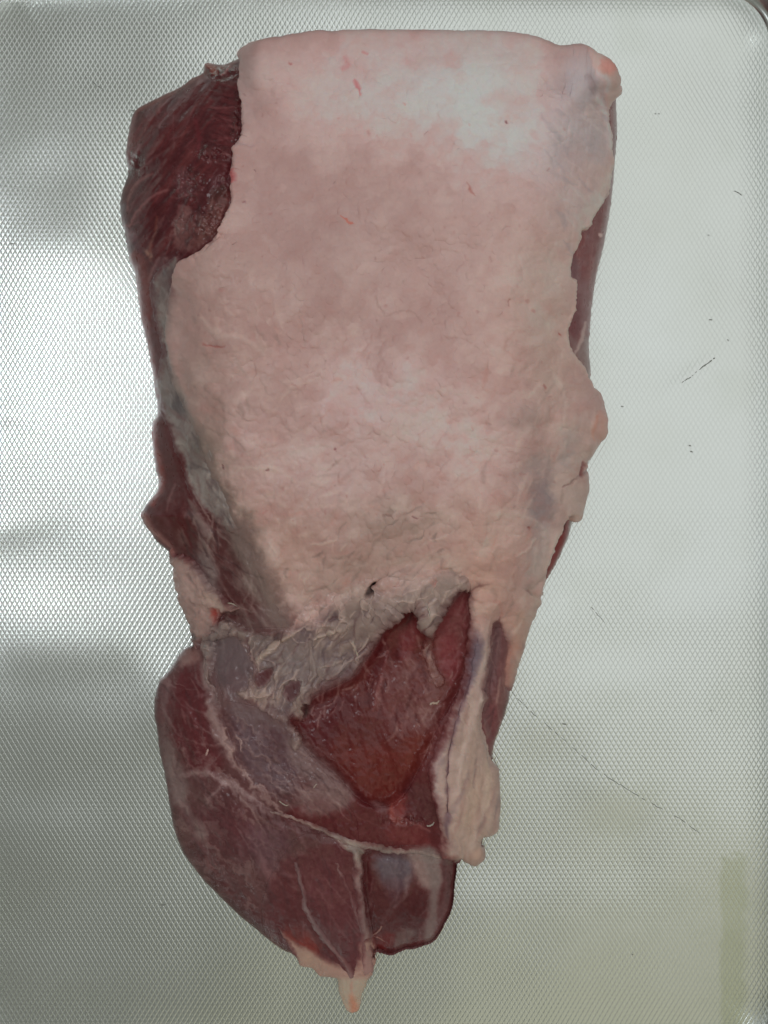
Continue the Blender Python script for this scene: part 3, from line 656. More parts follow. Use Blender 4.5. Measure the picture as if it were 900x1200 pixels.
for (x, y, rx, ry, an, c, k) in [(262, 760, 16, 22, 0, (118, 110, 112), .6), (250, 800, 8, 30, -5, (132, 118, 114), .5), (345, 775, 26, 20, 0, (120, 112, 112), .55), (395, 785, 30, 12, -20, (112, 98, 98), .7),
                                 (310, 815, 26, 12, 20, (168, 146, 136), .7), (440, 690, 12, 10, 0, (120, 106, 104), .5), (465, 680, 26, 14, 0, (138, 122, 120), .6), (455, 715, 30, 14, -20, (142, 122, 118), .5),
                                 (515, 690, 22, 18, 0, (160, 142, 132), .6), (520, 672, 24, 10, 0, (146, 128, 122), .5), (498, 780, 10, 26, 0, (140, 110, 104), .8), (510, 795, 8, 20, 0, (130, 90, 86), .7),
                                 (350, 862, 12, 12, 0, (126, 108, 100), .6), (300, 745, 30, 10, 10, (112, 102, 94), .6)]:
    mix(CT, gblob(x, y, rx, ry, an, 6) * k, c)
for pts, wd, c, k, so, dh in [
    ([(300, 776), (316, 762), (332, 748), (350, 738)], [5, 6, 5, 3], (172, 154, 138), .7, 2, 1.6), ([(372, 740), (388, 722), (396, 708)], [2, 3, 2], (176, 154, 140), .6, 1.5, 1.0),
    ([(366, 748), (380, 742), (396, 737)], [3, 4, 2], (178, 160, 146), .7, 1.5, 1.2), ([(412, 750), (416, 760), (420, 775)], [3, 4, 2], (176, 156, 142), .7, 1.5, 1.2),
    ([(375, 782), (390, 778), (404, 772)], [2, 3, 2], (166, 150, 138), .6, 1.5, 1.0), ([(484, 716), (492, 728), (497, 744), (496, 762)], [3, 4, 4, 5], (178, 158, 144), .8, 1.5, 1.2),
    ([(506, 720), (504, 732), (508, 742)], [2, 3, 2], (172, 152, 138), .6, 1.2, 1.0), ([(282, 812), (300, 822), (318, 836), (336, 842)], [4, 7, 6, 3], (172, 150, 138), .6, 3, 1.0),
    ([(250, 760), (244, 775), (250, 792)], [3, 4, 3], (146, 134, 126), .5, 2, .8), ([(262, 748), (266, 736), (274, 730)], [2, 3, 2], (150, 136, 128), .6, 1.2, 1.2),
    ([(352, 800), (360, 812), (358, 830)], [6, 6, 5], (152, 142, 136), .6, 3, 1.4), ([(346, 826), (342, 818), (352, 812)], [2, 4, 2], (160, 138, 124), .6, 2, 1.2),
    ([(458, 672), (450, 684), (444, 694)], [2, 4, 3], (172, 158, 150), .7, 1.5, 1.6), ([(440, 700), (455, 712), (470, 716)], 2.5, (150, 132, 128), .5, 2, .7),
    ([(340, 732), (352, 716), (364, 700)], 3, (170, 142, 128), .4, 2, .8)]:
    L(CT, pts, wd, c, k, so, 2.5, 1.2, TT, dh)
P(CT, [(506, 674), (512, 674), (512, 682), (506, 682)], (170, 112, 104), .6, 2, 1)
sl_, gd_ = groove_sl, gd
TT[sl_] -= smooth(3, -3, gd_) * 6.5
mix(CT, smooth(3, -2, gd_) * .8, (84, 72, 70), sl_)
wisps(CT, TT, TIS, 190, lambda x, y: 125 if x > 300 else 95, [((190, 168, 156), 1), ((168, 148, 138), 1), ((96, 80, 82), -1), ((88, 60, 62), -1)], 921, (10, 40), (1, 4), (.25, .75), .7, .6, 1.4)
CT += (fbm(6, 3, 321) * .02)[..., None]
feather(CT, stt, 13, .9)
mix(CT, smooth(-8, 16, sf + 6 * blurW[0]), CF)
HOLE = np.zeros((NH, NW), np.float32)
for hp, hc in holes:
    HOLE = np.maximum(HOLE, smooth(-4, 3, sdf(hp, 14, 2.5, 1.2, 2)))
CB[:] = CB + (CT - CB) * (smooth(-1, 2, stt) * (1 - HOLE))[..., None]

# ------------------------------------------------------------------ pale fat lump low on the left edge
LUM = [(199, 640), (208, 648), (222, 650), (236, 668), (252, 690), (270, 704), (284, 712), (272, 716), (262, 718), (258, 730), (250, 745), (240, 752), (228, 760), (222, 742), (206, 706), (198, 670)]
slu = sdf(LUM, 24, 2.5, 1.5, 2)
TL = -1.5 + 3.4 * smooth(-2, 3, slu) + (fbm(15, 3, 351) * .9 + fbm(6, 2, 361) * .4) * smooth(-1, 5, slu)
TL = np.where(slu < -2.5, -3, TL)
CL = canvas((162, 134, 126))
mix(CL, gblob(222, 690, 16, 26, 0, 4) * .6, (176, 148, 140)); mix(CL, gblob(258, 702, 18, 8, 30, 3) * .7, (176, 156, 142))
mix(CL, gblob(218, 726, 8, 18, -10, 4) * .6, (134, 112, 108)); mix(CL, np.clip(fbm(11, 4, 371), 0, 1) * .35, (136, 112, 106))
P(CL, [(250, 712), (260, 712), (262, 726), (255, 732), (250, 722)], (136, 44, 38), .75, 3, 2)
L(CL, [(232, 742), (234, 750)], 4, (62, 46, 44), .8, 2)
TL[window([(250, 712), (262, 732)], 6)] -= smooth(-3, 3, sdf([(250, 712), (260, 712), (262, 726), (255, 732)], 10, 1, .5, 2))[window([(250, 712), (262, 732)], 6)] * 1.5

wisps(CL, TL, LUM, 40, lambda x, y: 60, [((190, 166, 156), 1), ((120, 96, 92), -1)], 924, (8, 26), (1, 4), (.15, .5), .5, .5, 1.4)
feather(CL, slu, 8, .9)

# ------------------------------------------------------------------ tendon bands on the lower right
TEN = [(553, 690), (550, 720), (547, 750), (544, 775), (539, 802), (529, 830), (518, 858), (506, 884), (500, 902), (504, 930), (511, 958), (515, 980), (513, 995), (519, 1005),
       (536, 1012), (560, 1020), (575, 1005), (566, 985), (590, 975), (590, 900), (576, 892), (570, 868), (565, 850), (567, 830), (572, 816), (567, 806), (572, 785), (577, 762), (576, 740), (584, 722), (590, 745), (596, 760),
       (592, 800), (600, 810), (625, 760), (625, 700), (590, 680)]
ste = sdf(TEN, 26, 1.6, 1.2, 2)
TE = -1.2 + 2.0 * smooth(-2, 2, ste) + smooth(0, 12, ste) * 1.6 + fbm(6, 3, 381, 7, 100) * .35 * smooth(0, 5, ste)
TE = np.where(ste < -2.5, -3, TE)
CE = canvas((170, 147, 139))
st = fbm(5, 4, 391, 9, 101, x=X + 2 * WX, y=Y)
mix(CE, np.clip(st, 0, 1) * .45, (184, 164, 152)); mix(CE, np.clip(-st, 0, 1) * .4, (136, 112, 108))
for (x, y, rx, ry, an, c, k) in [(552, 940, 24, 60, 0, (178, 154, 136), .8), (545, 860, 14, 40, 15, (170, 148, 134), .6), (509, 930, 7, 50, -6, (152, 134, 126), .6), (585, 715, 30, 22, 0, (184, 152, 138), .8),
                                 (608, 735, 8, 40, 8, (180, 140, 120), .7), (525, 1003, 14, 5, 10, (176, 142, 126), .7), (556, 1000, 12, 7, 0, (182, 152, 134), .6), (596, 770, 6, 30, 8, (160, 118, 104), .7)]:
    mix(CE, gblob(x, y, rx, ry, an, 4) * k, c)
for pts, wd, c, k, so, dh in [
    ([(558, 734), (556, 760), (550, 786), (543, 808)], [4, 13, 12, 7], (112, 96, 106), .85, 3.5, -.6), ([(543, 806), (537, 830), (528, 862), (524, 885), (522, 910), (523, 948), (524, 975)], [6, 6, 5, 4, 4, 4, 2], (116, 88, 96), .8, 2.6, -.5),
    ([(545, 760), (541, 790), (535, 815)], [3, 6, 3], (132, 104, 100), .6, 2.5, -.3), ([(540, 812), (531, 840), (522, 866), (508, 890)], [4, 6, 6, 4], (176, 160, 152), .5, 2, .5),
    ([(554, 888), (552, 905), (551, 922)], [1, 2.5, 1.5], (130, 106, 104), .6, 1.6, -.25), ([(562, 760), (560, 800), (552, 830), (545, 860)], [4, 6, 6, 5], (178, 158, 148), .45, 3, .5),
    ([(573, 745), (574, 765), (570, 782)], [2, 3, 1.5], (96, 72, 74), .6, 1.4, -1), ([(502, 905), (508, 935), (514, 965)], [3, 5, 4], (160, 146, 138), .5, 2, .4),
    ([(569, 978), (566, 985), (564, 991)], [2, 5, 2], (72, 24, 26), .95, 1.2, -1.5), ([(579, 968), (574, 973), (568, 976)], [2, 2.5, 2], (196, 180, 166), .7, 1, .6),
    ([(526, 960), (535, 985), (538, 1002)], [1.5, 2.5, 2], (186, 160, 144), .5, 1.5, .4)]:
    L(CE, pts, wd, c, k, so, 1.6, .9, TE, dh)
wisps(CE, TE, TEN, 90, lambda x, y: 103 if y > 800 else 98, [((198, 180, 170), 1), ((124, 102, 106), -1), ((160, 124, 116), -1)], 922, (18, 60), (1, 5), (.15, .45), .2, .12, 2)
L(CE, [(558, 736), (556, 760), (550, 786), (543, 808)], [4, 12, 11, 7], (110, 94, 102), .75, 3, 1.2, .7)
L(CE, [(543, 806), (537, 830), (528, 862), (524, 885), (522, 910), (523, 948), (524, 978)], [7, 7, 6, 5, 5, 5, 2], (116, 92, 96), .7, 2.4, 1.2, .7, TE, -.25)
L(CE, [(566, 770), (560, 810), (548, 850), (536, 890), (532, 930)], [3, 6, 7, 6, 3], (200, 180, 170), .55, 3, 1.2, .7, TE, .3)
L(CE, [(538, 820), (526, 850), (512, 880), (508, 910), (514, 950)], [3, 6, 7, 6, 4], (188, 172, 168), .6, 3, 1.2, .7, TE, .3)
L(CE, [(566, 890), (568, 920), (566, 955)], [4, 8, 4], (196, 174, 154), .5, 4)
CE += (fbm(5, 3, 395) * .022)[..., None]
feather(CE, ste, 11, .9 * smooth(0, 1, smooth(560, 540, X) + smooth(860, 800, Y) * .8))

mix(CE, smooth(-16, 8, sf + 5 * blurW[0]) * smooth(545, 560, X), CF)
CB[:] = CB + (CE - CB) * smooth(-1, 2, ste)[..., None]
leftL = smooth(360, 300, X) * smooth(440, 560, Y)
mix(CF, leftL * (1 - smooth(6, 42, sf + 14 * WX)) * .8, (134, 116, 106))
mix(CB, leftL * smooth(-12, 4, sf) * .8, (116, 98, 92))
feather(CF, sf, 2.5 + 30 * softL + 14 * softM, np.clip(.25 + .75 * softL + .75 * softM, 0, 1))

# ------------------------------------------------------------------ fat seams between the muscles
def strokes_field(rows, rag=2.0, fine=1.2):
    d = np.full((NH, NW), 20, np.float32)
    for pts, wd in rows:
        sl, q = stroke_d(pts, wd, rag, fine, 14)
        d[sl] = np.minimum(d[sl], q)
    return d


SEAM = strokes_field([([(318, 950), (340, 957), (365, 967), (392, 979), (420, 990), (450, 995), (480, 998), (514, 1004)], [2, 5, 7, 8, 9, 7, 5, 6]),
                      ([(395, 985), (408, 992), (422, 998)], [2, 10, 12])])
TSM = np.where(SEAM > 3, -3, -0.5 + .85 * smooth(2, -2, SEAM) + smooth(0, -4, SEAM) * .4 + fbm(7, 3, 401, 2, 20) * .4)
CSM = canvas((152, 134, 126))
mix(CSM, np.clip(fbm(8, 4, 411, 2, 20), 0, 1) * .6, (178, 164, 152)); mix(CSM, smooth(340, 300, X) * .8, (122, 104, 100))
mix(CSM, np.clip(fbm(5, 3, 415), 0, 1) * .3, (128, 104, 100))
wisps(CSM, TSM, [(320, 945), (520, 990), (515, 1010), (400, 1010), (320, 965)], 40, lambda x, y: 15, [((186, 170, 160), 1), ((104, 74, 74), -1)], 940, (10, 40), (.8, 3), (.2, .6), .3, .2)
feather(CSM, -SEAM + 2, 6, 1)
CSM *= (1 - .18 * np.clip(fbm(18, 3, 416, 2, 15), 0, 1))[..., None]
SEV = strokes_field([([(420, 992), (420, 1015), (421, 1040), (425, 1070), (430, 1100), (430, 1135)], [10, 12, 10, 11, 14, 18]), ([(395, 1012), (404, 1035), (412, 1055), (420, 1080)], [2, 4, 5, 4])])
TSV = np.where(SEV > 3, -3, -0.4 + .6 * smooth(2, -2, SEV) + smooth(0, -6, SEV) * .5 + fbm(6, 3, 421, 4, 82) * .35)
CSV = canvas((132, 104, 102))
mix(CSV, smooth(1030, 1000, Y) * .8, (150, 136, 126)); mix(CSV, np.clip(fbm(5, 4, 431, 5, 82), 0, 1) * .5, (158, 130, 124)); mix(CSV, smooth(1080, 1120, Y) * .7, (164, 126, 118))
feather(CSV, -SEV + 2, 8, 1)
SED = strokes_field([([(347, 1012), (351, 1030), (356, 1055), (364, 1075), (378, 1096), (396, 1120), (412, 1142)], [4, 5, 7, 7, 6, 6, 8])])
TSD = np.where(SED > 3, -3, -0.4 + .6 * smooth(2, -2, SED) + smooth(0, -4, SED) * .4 + fbm(6, 3, 441, 4, 60) * .3)
CSD = canvas((120, 100, 100))
mix(CSD, np.clip(fbm(5, 4, 451, 5, 60), 0, 1) * .5, (142, 122, 120)); mix(CSD, smooth(1090, 1125, Y) * .6, (140, 106, 102))

feather(CSD, -SED + 2, 6, 1)

# ------------------------------------------------------------------ fat and gristle at the very tip
TIP = [(322, 1082), (332, 1088), (348, 1102), (362, 1106), (376, 1116), (390, 1126), (404, 1138), (414, 1140), (418, 1122), (420, 1105), (432, 1098), (442, 1104), (446, 1130), (440, 1160), (430, 1200), (395, 1200),
       (385, 1155), (350, 1140), (345, 1125), (336, 1105)]
sti = sdf(TIP, 24, 1.8, 1.2, 2)
TI = -0.8 + 1.4 * smooth(-2, 2, sti) + fbm(10, 3, 461) * .5 * smooth(0, 5, sti)
TI = np.where(sti < -2.5, -3, TI)
CI = canvas((166, 134, 122))
mix(CI, np.clip(fbm(9, 4, 471), 0, 1) * .4, (186, 158, 142)); mix(CI, gblob(362, 1122, 20, 12, 30, 3) * .6, (170, 142, 124))
mix(CI, gblob(428, 1125, 10, 18, 0, 3) * .6, (160, 118, 110)); mix(CI, smooth(1142, 1150, Y) * .85, (168, 156, 138))
L(CI, [(411, 1166), (414, 1174), (415, 1182)], [4, 8, 7], (180, 116, 92), .7, 4)
L(CI, [(412, 1150), (412, 1162)], 2.5, (176, 130, 116), .6, 2)

feather(CI, sti, 7, 1 * smooth(1140, 1120, Y))

# ------------------------------------------------------------------ surface to world
Hb += B
Hb = np.maximum(Hb, 2.5)
for T_, s_ in ((TF, sf),):
    pass
ZB = Hb * 0.001
rim = sdO <= 0
ZB = np.where(rim, z0 * 0.001, ZB)
PXs = np.where(rim, X - sdO * gx, X)
PYs = np.where(rim, Y - sdO * gy, Y)


def to_world(px, py, z):
    f = S * (D - z) / D
    return (px - 450) * f, (600 - py) * f


wx, wy = to_world(PXs, PYs, ZB)
dzx = np.gradient(ZB, axis=1) / S; dzy = np.gradient(ZB, axis=0) / S
nx, ny, nz = -dzx, dzy, np.ones_like(dzx)
# smooth normals for laying the overlays on
def blur(a, n=2):
    for _ in range(n):
        p = np.pad(a, 1, mode='edge'); a = (p[:-2, 1:-1] + p[2:, 1:-1] + p[1:-1, :-2] + p[1:-1, 2:] + 2 * a) / 6
    return a
nx, ny = blur(np.clip(nx, -2.2, 2.2), 4), blur(np.clip(ny, -2.2, 2.2), 4)
ln = np.sqrt(nx * nx + ny * ny + 1)
nx, ny, nz = nx / ln, ny / ln, 1 / ln
# at the rim push straight outwards
rimw = smooth(3, 0, sdO)[...]
nx = nx * (1 - rimw) + (-gx) * rimw; ny = ny * (1 - rimw) + gy * rimw; nz = nz * (1 - rimw) + .25 * rimw
ln = np.sqrt(nx * nx + ny * ny + nz * nz); nx /= ln; ny /= ln; nz /= ln

KILL = 0.60


TINT = (0.955, 1.015, 0.985)


def lin(c, gain=1.0):
    c = np.clip(c, 0.02, 1)
    l = np.where(c <= 0.04045, c / 12.92, ((c + 0.055) / 1.055) ** 2.4)
    return np.clip((l - 0.003) / (KILL * gain), 0.004, 0.9)


def mesh_from(name, V, F, C, WET, mat, parent, label=None):
    me = bpy.data.meshes.new(name)
    me.vertices.add(len(V)); me.vertices.foreach_set('co', V.astype(np.float32).ravel())
    nf = len(F)
    me.loops.add(nf * 4); me.loops.foreach_set('vertex_index', F.astype(np.int32).ravel())
    me.polygons.add(nf)
    me.polygons.foreach_set('loop_start', np.arange(0, nf * 4, 4, dtype=np.int32))
    me.polygons.foreach_set('use_smooth', np.ones(nf, bool))
    me.update(calc_edges=True)
    at = me.color_attributes.new('tint', 'FLOAT_COLOR', 'POINT')
    rgba = np.concatenate([C, WET[:, None]], 1).astype(np.float32)
    at.data.foreach_set('color', rgba.ravel())
    me.materials.append(mat)
    o = bpy.data.objects.new(name, me)
    sc.collection.objects.link(o)
    o.parent = parent
    if label: o['label'] = label
    return o


WETF = np.zeros((NH, NW), np.float32)


def build(name, keepv, T, C, mat, parent, body=False, label=None, gain=1.0, wet=None):
    """one part: the top surface where keepv holds, a rolled edge, and for the body a side wall and an underside"""
    inside = sdO > 0
    kq = keepv[:-1, :-1] & keepv[1:, :-1] & keepv[:-1, 1:] & keepv[1:, 1:] if body else (keepv[:-1, :-1] | keepv[1:, :-1] | keepv[:-1, 1:] | keepv[1:, 1:])
    kq = kq & (inside[:-1, :-1] | inside[1:, :-1] | inside[:-1, 1:] | inside[1:, 1:])
    jj, ii = np.nonzero(kq)
    idx = lambda j, i: j * NW + i
    quads = np.stack([idx(jj, ii), idx(jj + 1, ii), idx(jj + 1, ii + 1), idx(jj, ii + 1)], 1)
    used = np.unique(quads)
    mp = np.full(NH * NW, -1, np.int64); mp[used] = np.arange(len(used))
    F = mp[quads]
    g = lambda a: a.ravel()[used]
    t = (T * 0.001) if T is not None else np.zeros((NH, NW), np.float32)
    V = np.stack([g(wx) + g(nx) * g(t), g(wy) + g(ny) * g(t), g(ZB) + g(nz) * g(t)], 1)
    Cc = [g(lin(C[..., c], TINT[c])) for c in range(3)]
    Cc = np.stack(Cc, 1); W = g(wet if wet is not None else WETF)
    # boundary edges
    e = np.concatenate([F[:, [0, 1]], F[:, [1, 2]], F[:, [2, 3]], F[:, [3, 0]]])
    key = np.minimum(e[:, 0], e[:, 1]) * 10000000 + np.maximum(e[:, 0], e[:, 1])
    _, inv, cnt = np.unique(key, return_inverse=True, return_counts=True)
    be = e[cnt[inv] == 1]
    bv = np.unique(be)
    m2 = np.full(len(V), -1, np.int64); m2[bv] = np.arange(len(bv))
    rimv = g(sdO)[bv] <= 0.001
    ing = np.stack([g(gx)[bv], -g(gy)[bv]], 1)                    # inward, in the world
    if body:
        z = V[bv, 2]
        rings = []
        for f, inn in ((0.55, 0.0003), (0.12, 0.003), (0.02, 0.007), (0.02, 0.02)):
            r = V[bv].copy()
            r[rimv, 0] += ing[rimv, 0] * inn; r[rimv, 1] += ing[rimv, 1] * inn; r[rimv, 2] = np.maximum(z[rimv] * f, 0.0006)
            r[~rimv, 2] = z[~rimv] - 0.004 * (len(rings) + 1) * .25
            rings.append(r)
    else:
        n3 = np.stack([g(nx)[bv], g(ny)[bv], g(nz)[bv]], 1)
        depth = g(t)[bv][:, None] + 0.0012
        r1 = V[bv] - n3 * depth * 0.5
        r2 = V[bv] - n3 * depth
        for r in (r1, r2):
            r[rimv, 2] -= 0.0015
        rings = [r1, r2]
    Vs = [V]; Fs = [F]; prev = None
    for k, r in enumerate(rings):
        base = sum(len(v) for v in Vs)
        Vs.append(r)
        a, b = be[:, 0], be[:, 1]
        pa = a if prev is None else prev + m2[a]; pb = b if prev is None else prev + m2[b]
        Fs.append(np.stack([pb, pa, base + m2[a], base + m2[b]], 1))
        prev = base
    Call = np.concatenate([Cc] + [Cc[bv]] * len(rings)); Wall = np.concatenate([W] + [W[bv]] * len(rings))
    return mesh_from(name, np.concatenate(Vs), np.concatenate(Fs), Call, Wall, mat, parent, label)


# ------------------------------------------------------------------ materials
def nodes(name):
    m = bpy.data.materials.new(name); m.use_nodes = True
    nt = m.node_tree
    return m, nt, nt.nodes['Principled BSDF']


def flesh(name, rough, spec, sss, bump, scale, coat=0.0, grain=.12):
    m, nt, b = nodes(name)
    N = nt.nodes.new; lk = nt.links.new
    a = N('ShaderNodeVertexColor'); a.layer_name = 'tint'
    tc = N('ShaderNodeTexCoord')
    n1 = N('ShaderNodeTexNoise'); n1.inputs['Scale'].default_value = scale; n1.inputs['Detail'].default_value = 5; n1.inputs['Roughness'].default_value = .65
    lk(tc.outputs['Object'], n1.inputs['Vector'])
    n2 = N('ShaderNodeTexNoise'); n2.inputs['Scale'].default_value = scale * .35; n2.inputs['Detail'].default_value = 4
    lk(tc.outputs['Object'], n2.inputs['Vector'])
    mr = N('ShaderNodeMapRange'); mr.inputs[1].default_value = .25; mr.inputs[2].default_value = .75
    mr.inputs[3].default_value = 1 - grain; mr.inputs[4].default_value = 1 + grain
    lk(n1.outputs['Fac'], mr.inputs[0])
    mul = N('ShaderNodeVectorMath'); mul.operation = 'SCALE'
    lk(a.outputs['Color'], mul.inputs[0]); lk(mr.outputs[0], mul.inputs['Scale'])
    lk(mul.outputs[0], b.inputs['Base Color'])
    rr = N('ShaderNodeMapRange'); rr.inputs[1].default_value = .3; rr.inputs[2].default_value = .7
    rr.inputs[3].default_value = rough - .1; rr.inputs[4].default_value = rough + .12
    lk(n2.outputs['Fac'], rr.inputs[0])
    wm = N('ShaderNodeMix'); wm.data_type = 'FLOAT'
    lk(a.outputs['Alpha'], wm.inputs[0]); lk(rr.outputs[0], wm.inputs[2]); wm.inputs[3].default_value = .09
    lk(wm.outputs[0], b.inputs['Roughness'])
    sm = N('ShaderNodeMapRange'); sm.inputs[3].default_value = spec; sm.inputs[4].default_value = .75
    lk(a.outputs['Alpha'], sm.inputs[0]); lk(sm.outputs[0], b.inputs['Specular IOR Level'])
    b.inputs['Subsurface Weight'].default_value = sss
    b.inputs['Subsurface Radius'].default_value = (1.0, .45, .3)
    b.inputs['Subsurface Scale'].default_value = .0018
    if coat:
        b.inputs['Coat Weight'].default_value = coat; b.inputs['Coat Roughness'].default_value = .16
    bp = N('ShaderNodeBump'); bp.inputs['Strength'].default_value = 1; bp.inputs['Distance'].default_value = bump
    lk(n1.outputs['Fac'], bp.inputs['Height']); lk(bp.outputs[0], b.inputs['Normal'])
    return m


M_lean = flesh('lean meat', .34, .22, .10, .00006, 700, coat=.35, grain=.05)
M_fat = flesh('fat', .46, .28, .22, .00008, 700, coat=.12, grain=.03)
M_tis = flesh('connective tissue', .38, .30, .18, .00008, 900, coat=.35, grain=.05)

# ------------------------------------------------------------------ the joint and its parts
joint = bpy.data.objects.new('meat_joint', None)
sc.collection.objects.link(joint)
joint['label'] = 'raw joint of dark red meat under a pale fat cap, lying on the tray'
joint['category'] = 'raw meat'

wet = np.zeros((NH, NW), np.float32)
for (x, y, rx, ry) in [(246, 180, 20, 9), (262, 212, 10, 9), (222, 216, 18, 16), (214, 262, 8, 10), (278, 150, 6, 30), (262, 86, 14, 8), (160, 190, 8, 14), (474, 963, 20, 6), (246, 262, 20, 20), (256, 728, 10, 10)]:
    wet = np.maximum(wet, gblob(x, y, rx, ry, 0, 3))
wb = np.clip(fbm(5, 3, 501) * 1.6, 0, 1)
wet = np.clip(wet * 1.2, 0, 1)
ZB += wet * fbm(5, 2, 511) * 0.0014 * (sdO > 4)
wet = np.clip(wet * (.6 + wb), 0, 1)

lab = np.ones((NH, NW), np.int32)
lab[(X >= 450)] = 2
lab[(Y > 330) & (X < 450)] = 3
lab[Y > 735] = 4
lab[smooth(-1, 1, sdf(LOBE, 30, 0, 0, 2)) > .5] = 5
lab[sdf(POCKET, 30, 0, 0, 2) > -3] = 6
lab[(sdf([(330, 1003), (360, 975), (424, 990), (432, 1050), (440, 1117), (440, 1200), (380, 1200), (322, 1120), (305, 1060)], 30, 0, 0, 2) > 0)] = 7
lab[(sdf([(424, 994), (545, 1006), (545, 1120), (441, 1140), (436, 1090), (428, 1040)], 30, 0, 0, 2) > 0)] = 8
body_labels = {1: 'dark red cut lean at the top left', 2: 'thin strip of lean along the right side', 3: 'ribbon of lean beside the fat on the left',
               4: 'darker lean between the tendon bands', 5: 'rounded shank lobe under grey silverskin', 6: 'bare smooth red hollow below the fat cap',
               7: 'small muscles between pale seams at the foot', 8: 'dark rounded lobe at the lower right'}
# quads take the label of their top-left corner so that the pieces meet without a gap
for k, txt in body_labels.items():
    inside = sdO > 0
    kq = (inside[:-1, :-1] | inside[1:, :-1] | inside[:-1, 1:] | inside[1:, 1:]) & (lab[:-1, :-1] == k)
    kv = np.zeros((NH, NW), bool)
    # hand the quad mask to build() through a small wrapper
    jj, ii = np.nonzero(kq)
    if not len(jj): continue
    mask = kq
    # vertices kept are decided per quad
    def build_body(mask, label):
        jj, ii = np.nonzero(mask)
        idx = lambda j, i: j * NW + i
        quads = np.stack([idx(jj, ii), idx(jj + 1, ii), idx(jj + 1, ii + 1), idx(jj, ii + 1)], 1)
        used = np.unique(quads)
        mp = np.full(NH * NW, -1, np.int64); mp[used] = np.arange(len(used))
        F = mp[quads]
        g = lambda a: a.ravel()[used]
        V = np.stack([g(wx), g(wy), g(ZB)], 1)
        Cc = np.stack([g(lin(CB[..., c], TINT[c])) for c in range(3)], 1); W = g(wet)
        e = np.concatenate([F[:, [0, 1]], F[:, [1, 2]], F[:, [2, 3]], F[:, [3, 0]]])
        key = np.minimum(e[:, 0], e[:, 1]) * 10000000 + np.maximum(e[:, 0], e[:, 1])
        _, inv, cnt = np.unique(key, return_inverse=True, return_counts=True)
        be = e[cnt[inv] == 1]; bv = np.unique(be)
        m2 = np.full(len(V), -1, np.int64); m2[bv] = np.arange(len(bv))
        rimv = g(sdO)[bv] <= 0.001
        ing = np.stack([g(gx)[bv], -g(gy)[bv]], 1)
        z = V[bv, 2]; Vs = [V]; Fs = [F]; prev = None; n = 0
        for f, inn, dn in ((0.60, 0.0003, .001), (0.2, 0.0024, .002), (-0.45, 0.0040, .004)):
            r = V[bv].copy()
            r[rimv, 0] += ing[rimv, 0] * inn; r[rimv, 1] += ing[rimv, 1] * inn; r[rimv, 2] = z[rimv] * f if f > 0 else -.0045
            r[~rimv, 2] = np.maximum(z[~rimv] - dn, .0007)
            base = sum(len(v) for v in Vs); Vs.append(r); n += 1
            a, b = be[:, 0], be[:, 1]
            pa = a if prev is None else prev + m2[a]; pb = b if prev is None else prev + m2[b]
            Fs.append(np.stack([pb, pa, base + m2[a], base + m2[b]], 1)); prev = base
        return mesh_from('muscle', np.concatenate(Vs), np.concatenate(Fs), np.concatenate([Cc] + [Cc[bv]] * n), np.concatenate([W] + [W[bv]] * n), M_lean, joint, label)
    build_body(mask, txt)

ok = sdO > -1.45
ov = lambda T: (T > -0.9) & ok
build('silverskin', ov(TS), TS, CS, M_tis, joint, label='grey translucent skin down the left edge of the fat')
build('fat_cap', ov(TF), TF, CF, M_fat, joint)
build('connective_tissue', ov(TT), TT, CT, M_tis, joint, label='torn greyish shreds along the foot of the fat cap')
build('fat_lump', ov(TL), TL, CL, M_fat, joint)
build('tendon', ov(TE), TE, CE, M_fat, joint, label='pale streaked tendon bands on the lower right')
build('fat_seam', ov(TSM), TSM, CSM, M_tis, joint)
build('fat_seam', ov(TSV), TSV, CSV, M_tis, joint)
build('fat_seam', ov(TSD), TSD, CSD, M_tis, joint)
build('gristle_tip', ov(TI), TI, CI, M_fat, joint)

# ------------------------------------------------------------------ loose strands and small shreds, each a thin bent tube
TOP = ZB * 1000
for T_ in (TS, TF, TT, TL, TE, TSM, TSV, TSD, TI):
    TOP = np.maximum(TOP, ZB * 1000 + np.clip(T_, -3, 9) * nz)


